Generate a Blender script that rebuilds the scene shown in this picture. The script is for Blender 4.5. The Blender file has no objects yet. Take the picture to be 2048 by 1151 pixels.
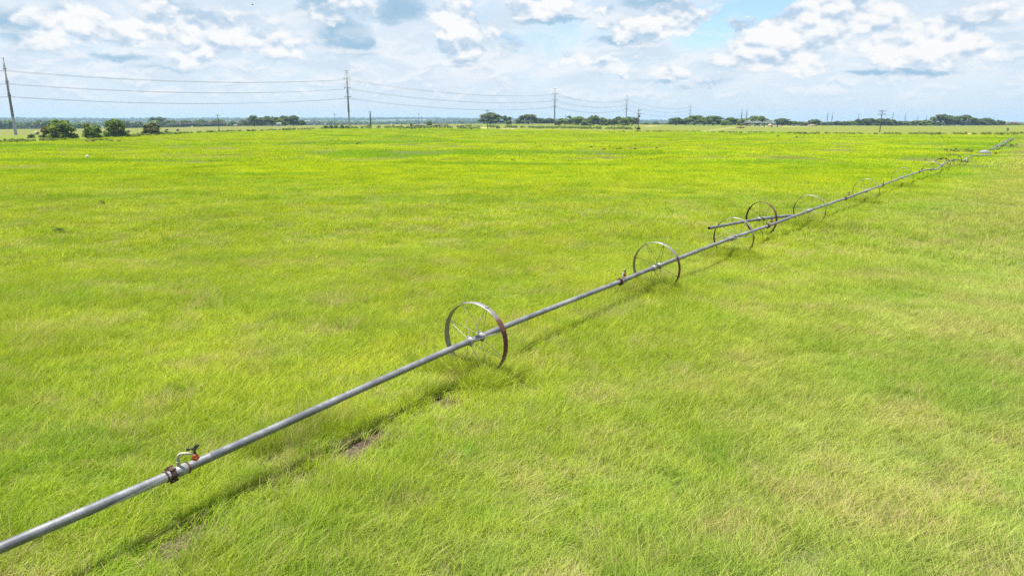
import bpy, bmesh, math, random
import numpy as np
from mathutils import Vector, Matrix, Euler

random.seed(7)
rng = np.random.default_rng(11)
sc = bpy.context.scene
COL = sc.collection
R = math.radians

# ------------------------------------------------------------------ camera geometry
FPX = 1365.3            # focal length in pixels of the 2048 px wide photograph (24 mm)
PITCH = R(13.79)
CZ = 4.72               # eye height above the meadow
CP, SP = math.cos(PITCH), math.sin(PITCH)

def ray(px, py):
    u, v = px - 1024.0, py - 575.5
    dy = FPX * CP - v * SP
    return u / dy, (-FPX * SP - v * CP) / dy      # x and z per metre of y

def at(px, py, Y):
    a, b = ray(px, py)
    return Vector((a * Y, Y, CZ + b * Y))

def flat(px, py, z=0.0):
    a, b = ray(px, py)
    Y = (z - CZ) / b
    return Vector((a * Y, Y, z))

# ------------------------------------------------------------------ object helpers
def link(o):
    COL.objects.link(o)
    return o

def tag(o, label=None, cat=None, group=None, kind=None):
    if label: o['label'] = label
    if cat: o['category'] = cat
    if group: o['group'] = group
    if kind: o['kind'] = kind
    return o

def empty(name, loc, label, cat, group=None, rz=0.0):
    o = bpy.data.objects.new(name, None)
    o.empty_display_size = 0.2
    o.location = loc
    o.rotation_euler = (0, 0, rz)
    link(o)
    return tag(o, label, cat, group)

class MB:
    """collects vertices and faces of one mesh"""
    def __init__(self):
        self.v, self.f, self.s = [], [], []

    def add(self, vs, fs, smooth=False):
        n = len(self.v)
        self.v.extend([tuple(p) for p in vs])
        self.f.extend([tuple(i + n for i in q) for q in fs])
        self.s.extend([smooth] * len(fs))
        return self

    def box(self, c, size, M=None, taper=1.0):
        x, y, z = size[0] / 2, size[1] / 2, size[2] / 2
        vs = []
        for k in (-1, 1):
            t = taper if k > 0 else 1.0
            for a, b in ((-1, -1), (1, -1), (1, 1), (-1, 1)):
                vs.append(Vector((a * x * t, b * y * t, k * z)))
        if M is not None: vs = [M @ p for p in vs]
        vs = [p + Vector(c) for p in vs]
        return self.add(vs, [(3, 2, 1, 0), (4, 5, 6, 7), (0, 1, 5, 4), (1, 2, 6, 5), (2, 3, 7, 6), (3, 0, 4, 7)])

    def tube(self, pts, rad, n=10, caps=True):
        pts = [Vector(p) for p in pts]
        m = len(pts)
        rads = [rad] * m if isinstance(rad, (int, float)) else list(rad)
        vs, fs = [], []
        up = None
        for i, p in enumerate(pts):
            d = (pts[min(i + 1, m - 1)] - pts[max(i - 1, 0)]).normalized()
            if up is None:
                up = d.orthogonal().normalized()
            up = (up - d * up.dot(d))
            up = up.normalized() if up.length > 1e-6 else d.orthogonal().normalized()
            w = d.cross(up)
            for k in range(n):
                a = 2 * math.pi * k / n
                vs.append(p + (up * math.cos(a) + w * math.sin(a)) * rads[i])
        for i in range(m - 1):
            for k in range(n):
                k2 = (k + 1) % n
                fs.append((i * n + k, i * n + k2, (i + 1) * n + k2, (i + 1) * n + k))
        self.add(vs, fs, True)
        if caps:
            self.add(vs[:n], [tuple(range(n - 1, -1, -1))])
            self.add(vs[-n:], [tuple(range(n))])
        return self

    def lathe(self, prof, n=24, M=None, closed=False):
        """profile of (radius, height) about local z"""
        vs, fs = [], []
        m = len(prof)
        for r, h in prof:
            for k in range(n):
                a = 2 * math.pi * k / n
                p = Vector((r * math.cos(a), r * math.sin(a), h))
                vs.append(M @ p if M is not None else p)
        for i in range(m if closed else m - 1):
            j = (i + 1) % m
            for k in range(n):
                k2 = (k + 1) % n
                fs.append((i * n + k, i * n + k2, j * n + k2, j * n + k))
        return self.add(vs, fs, True)

    def mesh(self, name, mat):
        me = bpy.data.meshes.new(name)
        me.from_pydata(self.v, [], self.f)
        me.polygons.foreach_set('use_smooth', self.s)
        me.materials.append(mat)
        me.update()
        return me

    def build(self, name, mat, parent=None, loc=None, rot=None):
        o = bpy.data.objects.new(name, self.mesh(name, mat))
        link(o)
        if parent: o.parent = parent
        if loc is not None: o.location = loc
        if rot is not None: o.rotation_euler = rot
        return o

def copy_tree(o, parent=None):
    c = o.copy()
    link(c)
    c.parent = parent
    for ch in list(o.children):
        copy_tree(ch, c)
    return c

def np_mesh(name, V, F, mat, attrs=None, smooth=False):
    """V (n,3), F (m,k) with k = 3 or 4"""
    me = bpy.data.meshes.new(name)
    k = F.shape[1]
    me.vertices.add(len(V)); me.vertices.foreach_set('co', np.ascontiguousarray(V, dtype=np.float32).ravel())
    me.loops.add(F.size); me.loops.foreach_set('vertex_index', np.ascontiguousarray(F, dtype=np.int32).ravel())
    me.polygons.add(len(F)); me.polygons.foreach_set('loop_start', np.arange(0, F.size, k, dtype=np.int32))
    if smooth: me.polygons.foreach_set('use_smooth', np.ones(len(F), dtype=bool))
    if attrs:
        for nm, (typ, arr) in attrs.items():
            a = me.attributes.new(nm, typ, 'POINT')
            key = 'color' if typ == 'FLOAT_COLOR' else 'vector' if typ == 'FLOAT_VECTOR' else 'value'
            a.data.foreach_set(key, np.ascontiguousarray(arr, dtype=np.int32 if typ == 'INT' else np.float32).ravel())
    me.update(); me.validate()
    if mat: me.materials.append(mat)
    return me

# ------------------------------------------------------------------ value noise on arrays
_perm = rng.random((256, 256))
def vnoise(x, y):
    xi, yi = np.floor(x).astype(int), np.floor(y).astype(int)
    fx, fy = x - xi, y - yi
    fx, fy = fx * fx * (3 - 2 * fx), fy * fy * (3 - 2 * fy)
    g = lambda a, b: _perm[a % 256, b % 256]
    return (g(xi, yi) * (1 - fx) + g(xi + 1, yi) * fx) * (1 - fy) + (g(xi, yi + 1) * (1 - fx) + g(xi + 1, yi + 1) * fx) * fy
def fbm(x, y, o=4):
    s, a, t = 0, 1.0, 0
    for i in range(o):
        s = s + a * vnoise(x * 2 ** i + 17.3 * i, y * 2 ** i + 5.1 * i); t += a; a *= .5
    return s / t
def sstep(a, b, x):
    t = np.clip((x - a) / (b - a), 0, 1)
    return t * t * (3 - 2 * t)

# ------------------------------------------------------------------ node helpers
class NT:
    def __init__(self, tree):
        self.t = tree; self.n = tree.nodes; self.l = tree.links
    def new(self, typ, **kw):
        nd = self.n.new(typ)
        for k, v in kw.items():
            setattr(nd, k, v)
        return nd
    def put(self, sock, val):
        if val is None: return
        if hasattr(val, 'is_linked') or isinstance(val, bpy.types.NodeSocket):
            self.l.new(val, sock)
        else:
            sock.default_value = val
    def math(self, op, a, b=None, c=None, clamp=False):
        nd = self.new('ShaderNodeMath', operation=op, use_clamp=clamp)
        for i, v in enumerate((a, b, c)): self.put(nd.inputs[i], v)
        return nd.outputs[0]
    def vmath(self, op, a, b=None, c=None, out=0):
        nd = self.new('ShaderNodeVectorMath', operation=op)
        for i, v in enumerate((a, b, c)):
            if v is not None: self.put(nd.inputs[i], v)
        return nd.outputs[out]
    def scale(self, a, s):
        nd = self.new('ShaderNodeVectorMath', operation='SCALE')
        self.put(nd.inputs[0], a); self.put(nd.inputs['Scale'], s)
        return nd.outputs[0]
    def mix(self, f, a, b, blend='MIX'):
        nd = self.new('ShaderNodeMix', data_type='RGBA', blend_type=blend)
        self.put(nd.inputs[0], f)
        self.put(nd.inputs[6], a if not isinstance(a, tuple) else (*a[:3], 1))
        self.put(nd.inputs[7], b if not isinstance(b, tuple) else (*b[:3], 1))
        return nd.outputs[2]
    def noise(self, vec, scale, detail=3, rough=.55, dist=0.0, out='Fac', dim='3D', typ='FBM'):
        nd = self.new('ShaderNodeTexNoise', noise_dimensions=dim, noise_type=typ)
        self.put(nd.inputs['Vector'], vec)
        nd.inputs['Scale'].default_value = scale; nd.inputs['Detail'].default_value = detail
        nd.inputs['Roughness'].default_value = rough; nd.inputs['Distortion'].default_value = dist
        return nd.outputs[out]
    def ramp(self, f, lo, hi, a=0.0, b=1.0, smooth=True):
        nd = self.new('ShaderNodeMapRange', interpolation_type='SMOOTHSTEP' if smooth else 'LINEAR')
        self.put(nd.inputs[0], f)
        for i, v in zip((1, 2, 3, 4), (lo, hi, a, b)): self.put(nd.inputs[i], v)
        return nd.outputs[0]

def material(name):
    m = bpy.data.materials.new(name)
    m.use_nodes = True
    m.node_tree.nodes.clear()
    nt = NT(m.node_tree)
    nt.out = nt.new('ShaderNodeOutputMaterial')
    return m, nt

def principled(nt, col, rough=.6, metal=0.0, bump=None, bstr=.3, bdist=.02, spec=.5):
    p = nt.new('ShaderNodeBsdfPrincipled')
    nt.put(p.inputs['Base Color'], col if not isinstance(col, tuple) else (*col[:3], 1))
    nt.put(p.inputs['Roughness'], rough); nt.put(p.inputs['Metallic'], metal)
    p.inputs['Specular IOR Level'].default_value = spec
    if bump is not None:
        b = nt.new('ShaderNodeBump'); b.inputs['Strength'].default_value = bstr; b.inputs['Distance'].default_value = bdist
        nt.put(b.inputs['Height'], bump); nt.l.new(b.outputs[0], p.inputs['Normal'])
    nt.l.new(p.outputs[0], nt.out.inputs['Surface'])
    return p

def mottled(name, c1, c2, scale=5.0, rough=.7, metal=0.0, lo=.35, hi=.65, detail=5, bump=.15, c3=None, spec=.4):
    m, nt = material(name)
    co = nt.new('ShaderNodeTexCoord').outputs['Object']
    oi = nt.new('ShaderNodeObjectInfo').outputs['Random']
    co = nt.vmath('ADD', co, nt.scale((37.0, 11.0, 23.0), oi))
    f = nt.noise(co, scale, detail, .6)
    col = nt.mix(nt.ramp(f, lo, hi), c1, c2)
    if c3:
        f2 = nt.noise(co, scale * 3.1, 4, .6)
        col = nt.mix(nt.ramp(f2, .55, .7), col, c3)
    principled(nt, col, rough, metal, f, bump, .02, spec)
    return m

# ------------------------------------------------------------------ the meadow's own colour (grass and soil share it)
LINE_P = Vector((-4.08, 7.36, 0)); LINE_D = Vector((.605, .796, 0))      # the wheel line's course
def field_group():
    g = bpy.data.node_groups.new('meadow_colour', 'ShaderNodeTree')
    g.interface.new_socket('Color', in_out='OUTPUT', socket_type='NodeSocketColor')
    g.interface.new_socket('Dry', in_out='OUTPUT', socket_type='NodeSocketFloat')
    g.interface.new_socket('Far', in_out='OUTPUT', socket_type='NodeSocketFloat')
    nt = NT(g)
    out = nt.new('NodeGroupOutput')
    pos = nt.new('ShaderNodeNewGeometry').outputs['Position']
    flatp = nt.vmath('MULTIPLY', pos, (1, 1, 0))
    stretched = nt.vmath('MULTIPLY', pos, (.28, 1.0, 0))
    big = nt.noise(stretched, .055, 4, .55, .3)                 # long streaks across the meadow
    mid = nt.noise(flatp, .30, 4, .6, .4)
    small = nt.noise(flatp, 1.3, 3, .6)
    # distance across the wheel line, positive on its near (right-hand) side
    n = nt.math('ADD', nt.vmath('DOT_PRODUCT', flatp, (LINE_D.y, -LINE_D.x, 0), out=1),
                -(LINE_P.x * LINE_D.y - LINE_P.y * LINE_D.x))
    nw = nt.math('ADD', n, nt.math('MULTIPLY_ADD', mid, 6.0, -3.0))
    side = nt.ramp(nw, -1.0, 9.0)
    far = nt.ramp(nt.vmath('DOT_PRODUCT', flatp, (0.05, 1, 0), out=1), 12.0, 70.0)
    yel = nt.mix(far, (.410, .462, .022), (.455, .530, .001))
    grn = nt.mix(far, (.170, .325, .014), (.170, .350, .002))
    a = nt.mix(nt.ramp(nt.math('MULTIPLY_ADD', small, .12, big), .42, .58), grn, yel)
    b = nt.mix(nt.ramp(mid, .34, .62), (.225, .312, .080), (.390, .408, .135))
    col = nt.mix(nt.math('MULTIPLY', side, .85), a, b)
    col = nt.mix(nt.math('MULTIPLY', nt.ramp(mid, .60, .36), .6), col, nt.mix(side, grn, (.190, .335, .060)))
    # darker green strip along the near side of the pipe, straw coloured old wheel track further off
    pipe_side = nt.math('MULTIPLY', nt.ramp(n, .0, .9), nt.ramp(n, 3.2, 1.4))
    col = nt.mix(nt.math('MULTIPLY', pipe_side, nt.ramp(mid, .45, .65, .0, .35)), col, (.125, .250, .022))
    trk = nt.math('MULTIPLY', nt.ramp(nw, 3.0, 6.0), nt.ramp(nw, 13.0, 8.0))
    trk = nt.math('MULTIPLY', trk, nt.ramp(nt.vmath('DOT_PRODUCT', flatp, (LINE_D.x, LINE_D.y, 0), out=1), 20.0, 45.0))
    col = nt.mix(nt.math('MULTIPLY', trk, .6), col, (.430, .400, .085))
    # rank dark tufts and thin, pale, strawy places
    tuft = nt.noise(flatp, .75, 4, .62, .5)
    col = nt.mix(nt.math('MULTIPLY', nt.ramp(tuft, .58, .72, 0, .85), nt.ramp(far, .2, 1.0, 1.0, .45)), col, nt.mix(side, (.085, .235, .012), (.110, .240, .040)))
    thin = nt.noise(nt.vmath('ADD', flatp, (71, 33, 0)), .55, 5, .66, .4)
    thin = nt.math('MULTIPLY', nt.ramp(thin, .47, .66), nt.ramp(far, .3, 1.0, 1.0, .12))
    col = nt.mix(nt.math('MULTIPLY', thin, nt.ramp(side, 0, 1, .42, .62)), col, (.450, .410, .130))
    col = nt.mix(nt.ramp(small, .3, .75, 0, .28), col, (.38, .47, .02))
    dry = nt.math('MULTIPLY', thin, nt.ramp(small, .3, .6))
    nt.l.new(col, out.inputs['Color']); nt.l.new(dry, out.inputs['Dry']); nt.l.new(far, out.inputs['Far'])
    return g
FIELD = field_group()

def grass_material(name='grass_blades'):
    m, nt = material(name)
    fg = nt.new('ShaderNodeGroup'); fg.node_tree = FIELD
    rnd = nt.new('ShaderNodeAttribute', attribute_name='rnd').outputs['Fac']
    tip = nt.new('ShaderNodeAttribute', attribute_name='tip').outputs['Fac']
    col = fg.outputs['Color']
    near = nt.ramp(fg.outputs['Far'], .3, 1.0, 1.0, .35)
    col = nt.mix(nt.math('MULTIPLY', nt.ramp(rnd, 0, .5, .75, 0), near), col, (.10, .22, .016))
    col = nt.mix(nt.math('MULTIPLY', nt.math('MULTIPLY', nt.ramp(tip, .4, 1.0), .30), near), col, (.52, .54, .13))
    straw = nt.math('GREATER_THAN', nt.math('ADD', rnd, nt.math('MULTIPLY', fg.outputs['Dry'], .36)), .95)
    col = nt.mix(nt.math('MULTIPLY', nt.math('MULTIPLY', straw, .85), near), col, (.46, .36, .19))
    d = nt.new('ShaderNodeBsdfDiffuse'); nt.put(d.inputs['Color'], col)
    t = nt.new('ShaderNodeBsdfTranslucent'); nt.put(t.inputs['Color'], nt.mix(.5, col, (.40, .50, .010)))
    mx = nt.new('ShaderNodeMixShader'); mx.inputs[0].default_value = .30
    nt.l.new(d.outputs[0], mx.inputs[1]); nt.l.new(t.outputs[0], mx.inputs[2])
    nt.l.new(mx.outputs[0], nt.out.inputs['Surface'])
    return m

def ground_material():
    m, nt = material('ground_soil_and_turf')
    fg = nt.new('ShaderNodeGroup'); fg.node_tree = FIELD
    cov = nt.new('ShaderNodeAttribute', attribute_name='cover')
    pos = nt.new('ShaderNodeNewGeometry').outputs['Position']
    p2 = nt.vmath('MULTIPLY', pos, (.35, 1, 0))
    n1 = nt.noise(p2, .05, 5, .6); n2 = nt.noise(pos, .9, 4, .65)
    past = nt.mix(nt.ramp(n1, .35, .65, 0, .55), cov.outputs['Color'], nt.mix(1.0, cov.outputs['Color'], (1.25, 1.1, .95), 'MULTIPLY'))
    past = nt.mix(nt.ramp(n2, .3, .7, .35, 0), past, nt.mix(1.0, cov.outputs['Color'], (.6, .75, .6), 'MULTIPLY'))
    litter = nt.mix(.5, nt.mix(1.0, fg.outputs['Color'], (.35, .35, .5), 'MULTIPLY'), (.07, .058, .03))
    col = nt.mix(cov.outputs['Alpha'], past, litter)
    bare = nt.new('ShaderNodeAttribute', attribute_name='bare').outputs['Fac']
    n4 = nt.noise(pos, 14, 5, .7)
    soil = nt.mix(nt.ramp(n4, .35, .65), (.034, .024, .017), (.11, .083, .058))
    col = nt.mix(bare, col, soil)
    principled(nt, col, .95, 0, n2, .5, .15, .1)
    return m

# ------------------------------------------------------------------ terrain
# where the meadow ends, found on level ground
EDGE_PX = [(2900, 275), (2400, 271), (2040, 269.5), (1900, 269.5), (1750, 269), (1600, 267.5), (1450, 265), (1280, 263.5), (1150, 261.5),
           (1050, 260), (980, 258.6), (900, 257.4), (820, 257), (740, 257), (650, 258.4), (560, 261), (480, 263.6), (400, 266.5),
           (300, 272), (200, 277), (100, 282), (0, 286), (-300, 296), (-900, 318)]
EDGE = [flat(*p) for p in EDGE_PX]
_eaz = np.array([math.atan2(p.x, p.y) for p in EDGE])[::-1]
_er = np.array([math.hypot(p.x, p.y) for p in EDGE])[::-1]
def edge_r(az): return np.interp(az, _eaz, _er)

ctrl = []
for px, py, Y in [(71, 269, 360), (32, 270.5, 342), (355, 263, 420), (200, 266, 400), (60, 257, 700), (200, 257, 700), (340, 255, 700), (450, 252.5, 680),
                  (560, 252, 620), (640, 251, 640), (699, 251.8, 477), (741, 252.4, 480), (850, 251, 560), (975, 248, 640), (1050, 247.5, 660),
                  (1109, 247.6, 702), (1180, 251.2, 600), (1260, 251.4, 600), (1330, 249, 760), (1360, 250.2, 640), (1430, 250.6, 640),
                  (1500, 251.5, 640), (1550, 252, 600), (1620, 251.4, 660), (1720, 251.4, 680), (1800, 251.4, 680), (1900, 251.2, 680),
                  (1990, 249.5, 680), (2040, 248.5, 680), (2300, 249, 680), (2700, 250, 680), (-300, 260, 680), (-800, 262, 680)]:
    ctrl.append(at(px, py, Y))
for p in EDGE: ctrl.append(p)
for x in range(-300, 301, 60):
    for y in (60, 130): ctrl.append(Vector((x, y, 0)))
CP2 = np.array([[p.x, p.y] for p in ctrl]); CV = np.array([p.z for p in ctrl])
_A = np.sqrt(((CP2[:, None] - CP2[None]) ** 2).sum(-1) + 400.0) - 20
_A += np.eye(len(CP2)) * -6.0
_W = np.linalg.solve(_A, CV)

def far_z(x, y):
    az = np.arctan2(x, np.maximum(y, 1))
    r = np.hypot(x, y)
    px = 1024 + 1404 * np.tan(np.clip(az, -1.2, 1.2))
    top = np.interp(px, [-600, 0, 300, 420, 620, 800, 1000, 1330, 1620, 1700, 2048, 2600], [238.6, 238.6, 239.6, 238.2, 238.6, 237.6, 239.0, 242.6, 246.4, 246.4, 246.4, 246])
    ztop = CZ - (top - 240.2) / 1404 * 5200
    base = np.interp(px, [0, 1000, 1700, 2100], [-9, -9, -15, -15])
    wav = 5 * (fbm(x / 700, y / 500) - .5)
    k = sstep(2400, 5200, r)
    return base * (1 - k) + ztop * k + wav * (1 - .6 * k)

def terrain(x, y):
    x = np.asarray(x, float); y = np.asarray(y, float)
    shp = x.shape
    xf, yf = x.ravel(), y.ravel()
    z = np.zeros_like(xf)
    B = 20000
    for i in range(0, len(xf), B):
        d = np.sqrt((xf[i:i + B, None] - CP2[None, :, 0]) ** 2 + (yf[i:i + B, None] - CP2[None, :, 1]) ** 2 + 400.0) - 20
        z[i:i + B] = d @ _W
    r = np.hypot(xf, yf)
    front = sstep(0, 60, yf)
    z = z * sstep(90, 200, r) * front
    z = np.clip(z, -6, 4)
    k = sstep(760, 1250, r) * front
    z = z * (1 - k) + far_z(xf, yf) * k
    z = z + .10 * (fbm(xf / 2.2, yf / 2.2, 3) - .5) * sstep(220, 60, r)
    return z.reshape(shp)
def tz(x, y): return float(terrain(np.array([x]), np.array([y]))[0])
def on(px, Y):
    a, _ = ray(px, 250)
    return Vector((a * Y, Y, tz(a * Y, Y)))

BARE = [(flat(552, 925), .46), (flat(546, 957), .40), (flat(590, 928), .36), (flat(700, 872), .34), (flat(664, 898), .36), (flat(735, 869), .24), (flat(905, 780), .40), (flat(868, 806), .28), (flat(935, 770), .34),
        (flat(968, 756), .40), (flat(515, 985), .28), (flat(336, 1075), .30), (flat(410, 1015), .26), (flat(800, 830), .26), (flat(1015, 725), .3), (flat(1310, 560), .3), (flat(1480, 492), .3)]
def bare_w(x, y):
    w = np.zeros_like(x)
    for p, r in BARE:
        r *= .88
        p = p + Vector((LINE_D.y, -LINE_D.x, 0)) * .18
        u = (x - p.x) * LINE_D.x + (y - p.y) * LINE_D.y
        v = (x - p.x) * LINE_D.y - (y - p.y) * LINE_D.x
        w = np.maximum(w, np.exp(-((u / (r * 1.7)) ** 2 + (v / (r * 1.15)) ** 2)))
    k = np.clip(w * 1.45 + 2.4 * (fbm(x * 3.1 + 60, y * 3.1 + 60, 4) - .55), 0, 1) * (w > .05)
    return sstep(.28, .66, k)

def bare_near(x, y):
    w = np.zeros_like(x)
    for p, r in BARE: w = np.maximum(w, np.exp(-((x - p.x + .12) ** 2 + (y - p.y + .25) ** 2) / (1.1 * r) ** 2))
    return w
GROUND_MAT = ground_material()
def make_ground():
    a1 = np.arange(-46, 46.01, .16)
    a2 = np.concatenate([np.arange(50, 180, 5), np.arange(-180, -49, 5)])
    ang = np.radians(np.concatenate([a1, a2]))
    rad = np.concatenate([np.concatenate([np.linspace(1.2, 5, 10), np.linspace(5.1, 24, 180), np.linspace(24.3, 30, 16)]), np.geomspace(30.6, 260, 90), np.geomspace(264, 1000, 110)[1:], np.geomspace(1020, 14000, 70)])
    A, Rr = np.meshgrid(ang, rad)
    X, Y = Rr * np.sin(A), Rr * np.cos(A)
    Z = terrain(X, Y)
    az = np.arctan2(X, Y)
    er = edge_r(az)
    jit = 1 + .03 * (fbm(X / 9, Y / 9) - .5)
    inside = (Rr < er * jit) | (np.abs(az) > R(60))
    px = 1024 + 1404 * np.tan(np.clip(az, -1.2, 1.2))
    cov = np.zeros(X.shape + (4,))
    right = np.array([.128, .150, .020]); hay = np.array([.125, .138, .028]); leftg = np.array([.115, .150, .014]); farw = np.array([.055, .085, .030])
    tan = np.array([.46, .36, .23])
    base = np.empty(X.shape + (3,))
    wl = sstep(1000, 820, px)[..., None]
    base[:] = right
    lz = sstep(300, 420, Rr * np.ones_like(X))[..., None]
    left = leftg * (1 - lz) + hay * lz
    base = base * (1 - wl) + left * wl
    strip = np.exp(-((Rr - er * 1.04) / (er * .035)) ** 2)[..., None]
    base = base * (1 - .6 * strip) + np.array([.15, .19, .035]) * .6 * strip
    # bare earth: sandy spots by the poles, a farm track, soil round the pivot
    for sx, sy, sy2, wx in [(968, 256.2, 1.0, 7), (1010, 257.2, .8, 6), (1026, 257.6, .8, 5), (812, 254.6, .6, 6), (790, 253.6, .6, 10), (1300, 252.3, .4, 14), (1930, 267.6, .7, 16), (1560, 252.8, .5, 50)]:
        a, b = ray(sx, sy)
        c = flat(sx, sy) if sy > 254 else on(sx, 560)
        w = np.exp(-(((px - sx) / wx) ** 2 + ((Rr * np.cos(A) - c.y) / (c.y * .03)) ** 2) * 1.0)[..., None]
        base = base * (1 - w) + tan * w
    tan = np.array([.26, .23, .10])
    p1, p2 = flat(1395, 264.2), on(1478, 520)
    dx, dy = p2.x - p1.x, p2.y - p1.y; L = math.hypot(dx, dy)
    u = ((X - p1.x) * dx + (Y - p1.y) * dy) / L; v = ((X - p1.x) * dy - (Y - p1.y) * dx) / L
    w = (np.exp(-(v / 2.0) ** 2) * sstep(-15, 5, u) * sstep(L + 10, L - 10, u))[..., None] * .7
    base = base * (1 - w) + tan * w
    fk = sstep(760, 1150, Rr)[..., None]
    patch = sstep(.50, .58, fbm(X / 420, Y / 900, 3))[..., None]
    base = base * (1 - fk) + (farw * (1 - .7 * patch) + np.array([.24, .24, .10]) * .7 * patch) * fk
    bwm = bare_w(X, Y)
    Z = Z - .05 * bwm + .07 * bwm * (fbm(X * 7, Y * 7, 3) - .5)
    cov[..., :3] = base; cov[..., 3] = inside
    nr, na = X.shape
    V = np.stack([X, Y, Z], -1).reshape(-1, 3)
    i, j = np.meshgrid(np.arange(nr - 1), np.arange(na), indexing='ij')
    j2 = (j + 1) % na
    F = np.stack([i * na + j, (i + 1) * na + j, (i + 1) * na + j2, i * na + j2], -1).reshape(-1, 4)
    bw = bwm.reshape(-1)
    cap = np.vstack([V, [[0, 0, 0.0]]])
    me = np_mesh('ground', V, F, GROUND_MAT, {'cover': ('FLOAT_COLOR', cov.reshape(-1, 4)), 'bare': ('FLOAT', bw)}, True)
    # close the middle right under the camera
    bm = bmesh.new(); bm.from_mesh(me); bm.verts.ensure_lookup_table()
    bm.faces.new([bm.verts[k] for k in range(na - 1, -1, -1)])
    bm.normal_update()
    bm.to_mesh(me); bm.free()
    o = link(bpy.data.objects.new('ground', me))
    return tag(o, 'flat green meadow and pasture reaching to low hills', 'ground', None, 'structure')
ground = make_ground()

# ------------------------------------------------------------------ grass
GRASS_MAT = grass_material()
def blade_patch(name, radius, count, wmin, wmax, hmin, hmax, segs, clump_n, seed, lean=.55):
    g = np.random.default_rng(seed)
    cr = radius * np.sqrt(g.random(clump_n)); ca = g.random(clump_n) * 2 * np.pi
    cx, cy = cr * np.cos(ca), cr * np.sin(ca)
    ch = g.uniform(.5, 1.5, clump_n)
    ci = g.integers(0, clump_n, count)
    loose = g.random(count) < .45
    rr = radius * np.sqrt(g.random(count)); ra = g.random(count) * 2 * np.pi
    sig = radius / math.sqrt(clump_n) * .55
    ox, oy = g.normal(0, sig, count), g.normal(0, sig, count)
    bx = np.where(loose, rr * np.cos(ra), cx[ci] + ox); by = np.where(loose, rr * np.sin(ra), cy[ci] + oy)
    h = g.uniform(hmin, hmax, count) * np.where(loose, .9, ch[ci])
    w = g.uniform(wmin, wmax, count)
    # lean: a common wind direction (+x) plus outward from its clump plus scatter
    lx = lean * h * g.uniform(.3, 1.5, count) + np.where(loose, 0, ox) * .5 + np.clip(g.normal(0, .6, count), -1.1, 1.1) * h
    ly = np.where(loose, 0, oy) * .5 + np.clip(g.normal(0, .6, count), -1.1, 1.1) * h
    rz = g.random(count) * np.pi
    # turn the blade's flat side roughly across its lean
    wx, wy = np.cos(rz), np.sin(rz)
    rnd = g.random(count)
    V, T, Q, RN = [], [], [], []
    for s in range(segs + 1):
        t = s / segs
        f = t ** 1.7
        px_, py_ = bx + lx * f, by + ly * f
        pz = h * (t - .22 * t * t * np.clip(np.hypot(lx, ly) / h, 0, 1.4)) - .03 * (1 - t)
        ww = w * (1 - t ** 1.5) * .5 + .0004
        V.append(np.stack([px_ - wx * ww, py_ - wy * ww, pz], -1))
        V.append(np.stack([px_ + wx * ww, py_ + wy * ww, pz], -1))
        T += [np.full(count, t)] * 2; RN += [rnd] * 2
    k = 2 * (segs + 1)
    V = np.stack(V, 1).reshape(-1, 3); T = np.stack(T, 1).reshape(-1); RN = np.stack(RN, 1).reshape(-1)
    b = (np.arange(count) * k)[:, None]
    F = np.concatenate([b + np.array([[2 * s, 2 * s + 1, 2 * s + 3, 2 * s + 2]]) for s in range(segs)], 0)
    me = np_mesh(name, V, F, GRASS_MAT, {'rnd': ('FLOAT', RN), 'tip': ('FLOAT', T)}, True)
    return bpy.data.objects.new(name, me)          # a source for instancing, not linked into the scene

def scatter(name, P, rot, scl, idx, sources, label=None):
    me = np_mesh(name, P, np.zeros((0, 3), int), None,
                 {'rot': ('FLOAT_VECTOR', rot), 'scl': ('FLOAT_VECTOR', scl), 'pick': ('INT', idx)})
    o = link(bpy.data.objects.new(name, me))
    g = bpy.data.node_groups.new(name + '_spread', 'GeometryNodeTree')
    g.interface.new_socket('Geometry', in_out='INPUT', socket_type='NodeSocketGeometry')
    g.interface.new_socket('Geometry', in_out='OUTPUT', socket_type='NodeSocketGeometry')
    gi, go = g.nodes.new('NodeGroupInput'), g.nodes.new('NodeGroupOutput')
    iop = g.nodes.new('GeometryNodeInstanceOnPoints')
    join = g.nodes.new('GeometryNodeJoinGeometry')
    for s in sources[::-1]:
        oi = g.nodes.new('GeometryNodeObjectInfo'); oi.inputs['Object'].default_value = s
        oi.inputs['As Instance'].default_value = True
        g.links.new(oi.outputs['Geometry'], join.inputs[0])
    def named(nm, typ):
        a = g.nodes.new('GeometryNodeInputNamedAttribute'); a.data_type = typ; a.inputs['Name'].default_value = nm
        return a.outputs['Attribute']
    g.links.new(gi.outputs[0], iop.inputs['Points'])
    g.links.new(join.outputs[0], iop.inputs['Instance'])
    iop.inputs['Pick Instance'].default_value = True
    g.links.new(named('pick', 'INT'), iop.inputs['Instance Index'])
    g.links.new(named('rot', 'FLOAT_VECTOR'), iop.inputs['Rotation'])
    g.links.new(named('scl', 'FLOAT_VECTOR'), iop.inputs['Scale'])
    g.links.new(iop.outputs[0], go.inputs[0])
    md = o.modifiers.new('spread', 'NODES'); md.node_group = g
    return o

def grass_points(rmin, rmax, step, amax, seed):
    g = np.random.default_rng(seed)
    xs = np.arange(-rmax, rmax, step); ys = np.arange(-4, rmax, step * .87)
    X, Y = np.meshgrid(xs, ys)
    X = X + (np.arange(len(ys)) % 2)[:, None] * step * .5
    X = (X + g.normal(0, step * .16, X.shape)).ravel(); Y = (Y + g.normal(0, step * .16, Y.shape)).ravel()
    r = np.hypot(X, Y); az = np.arctan2(X, Y)
    lim = np.minimum(rmax, edge_r(az) * 1.004 - step * .35)
    k = (r > rmin) & (r < lim) & (np.abs(az) < R(amax))
    return X[k], Y[k], g

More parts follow.
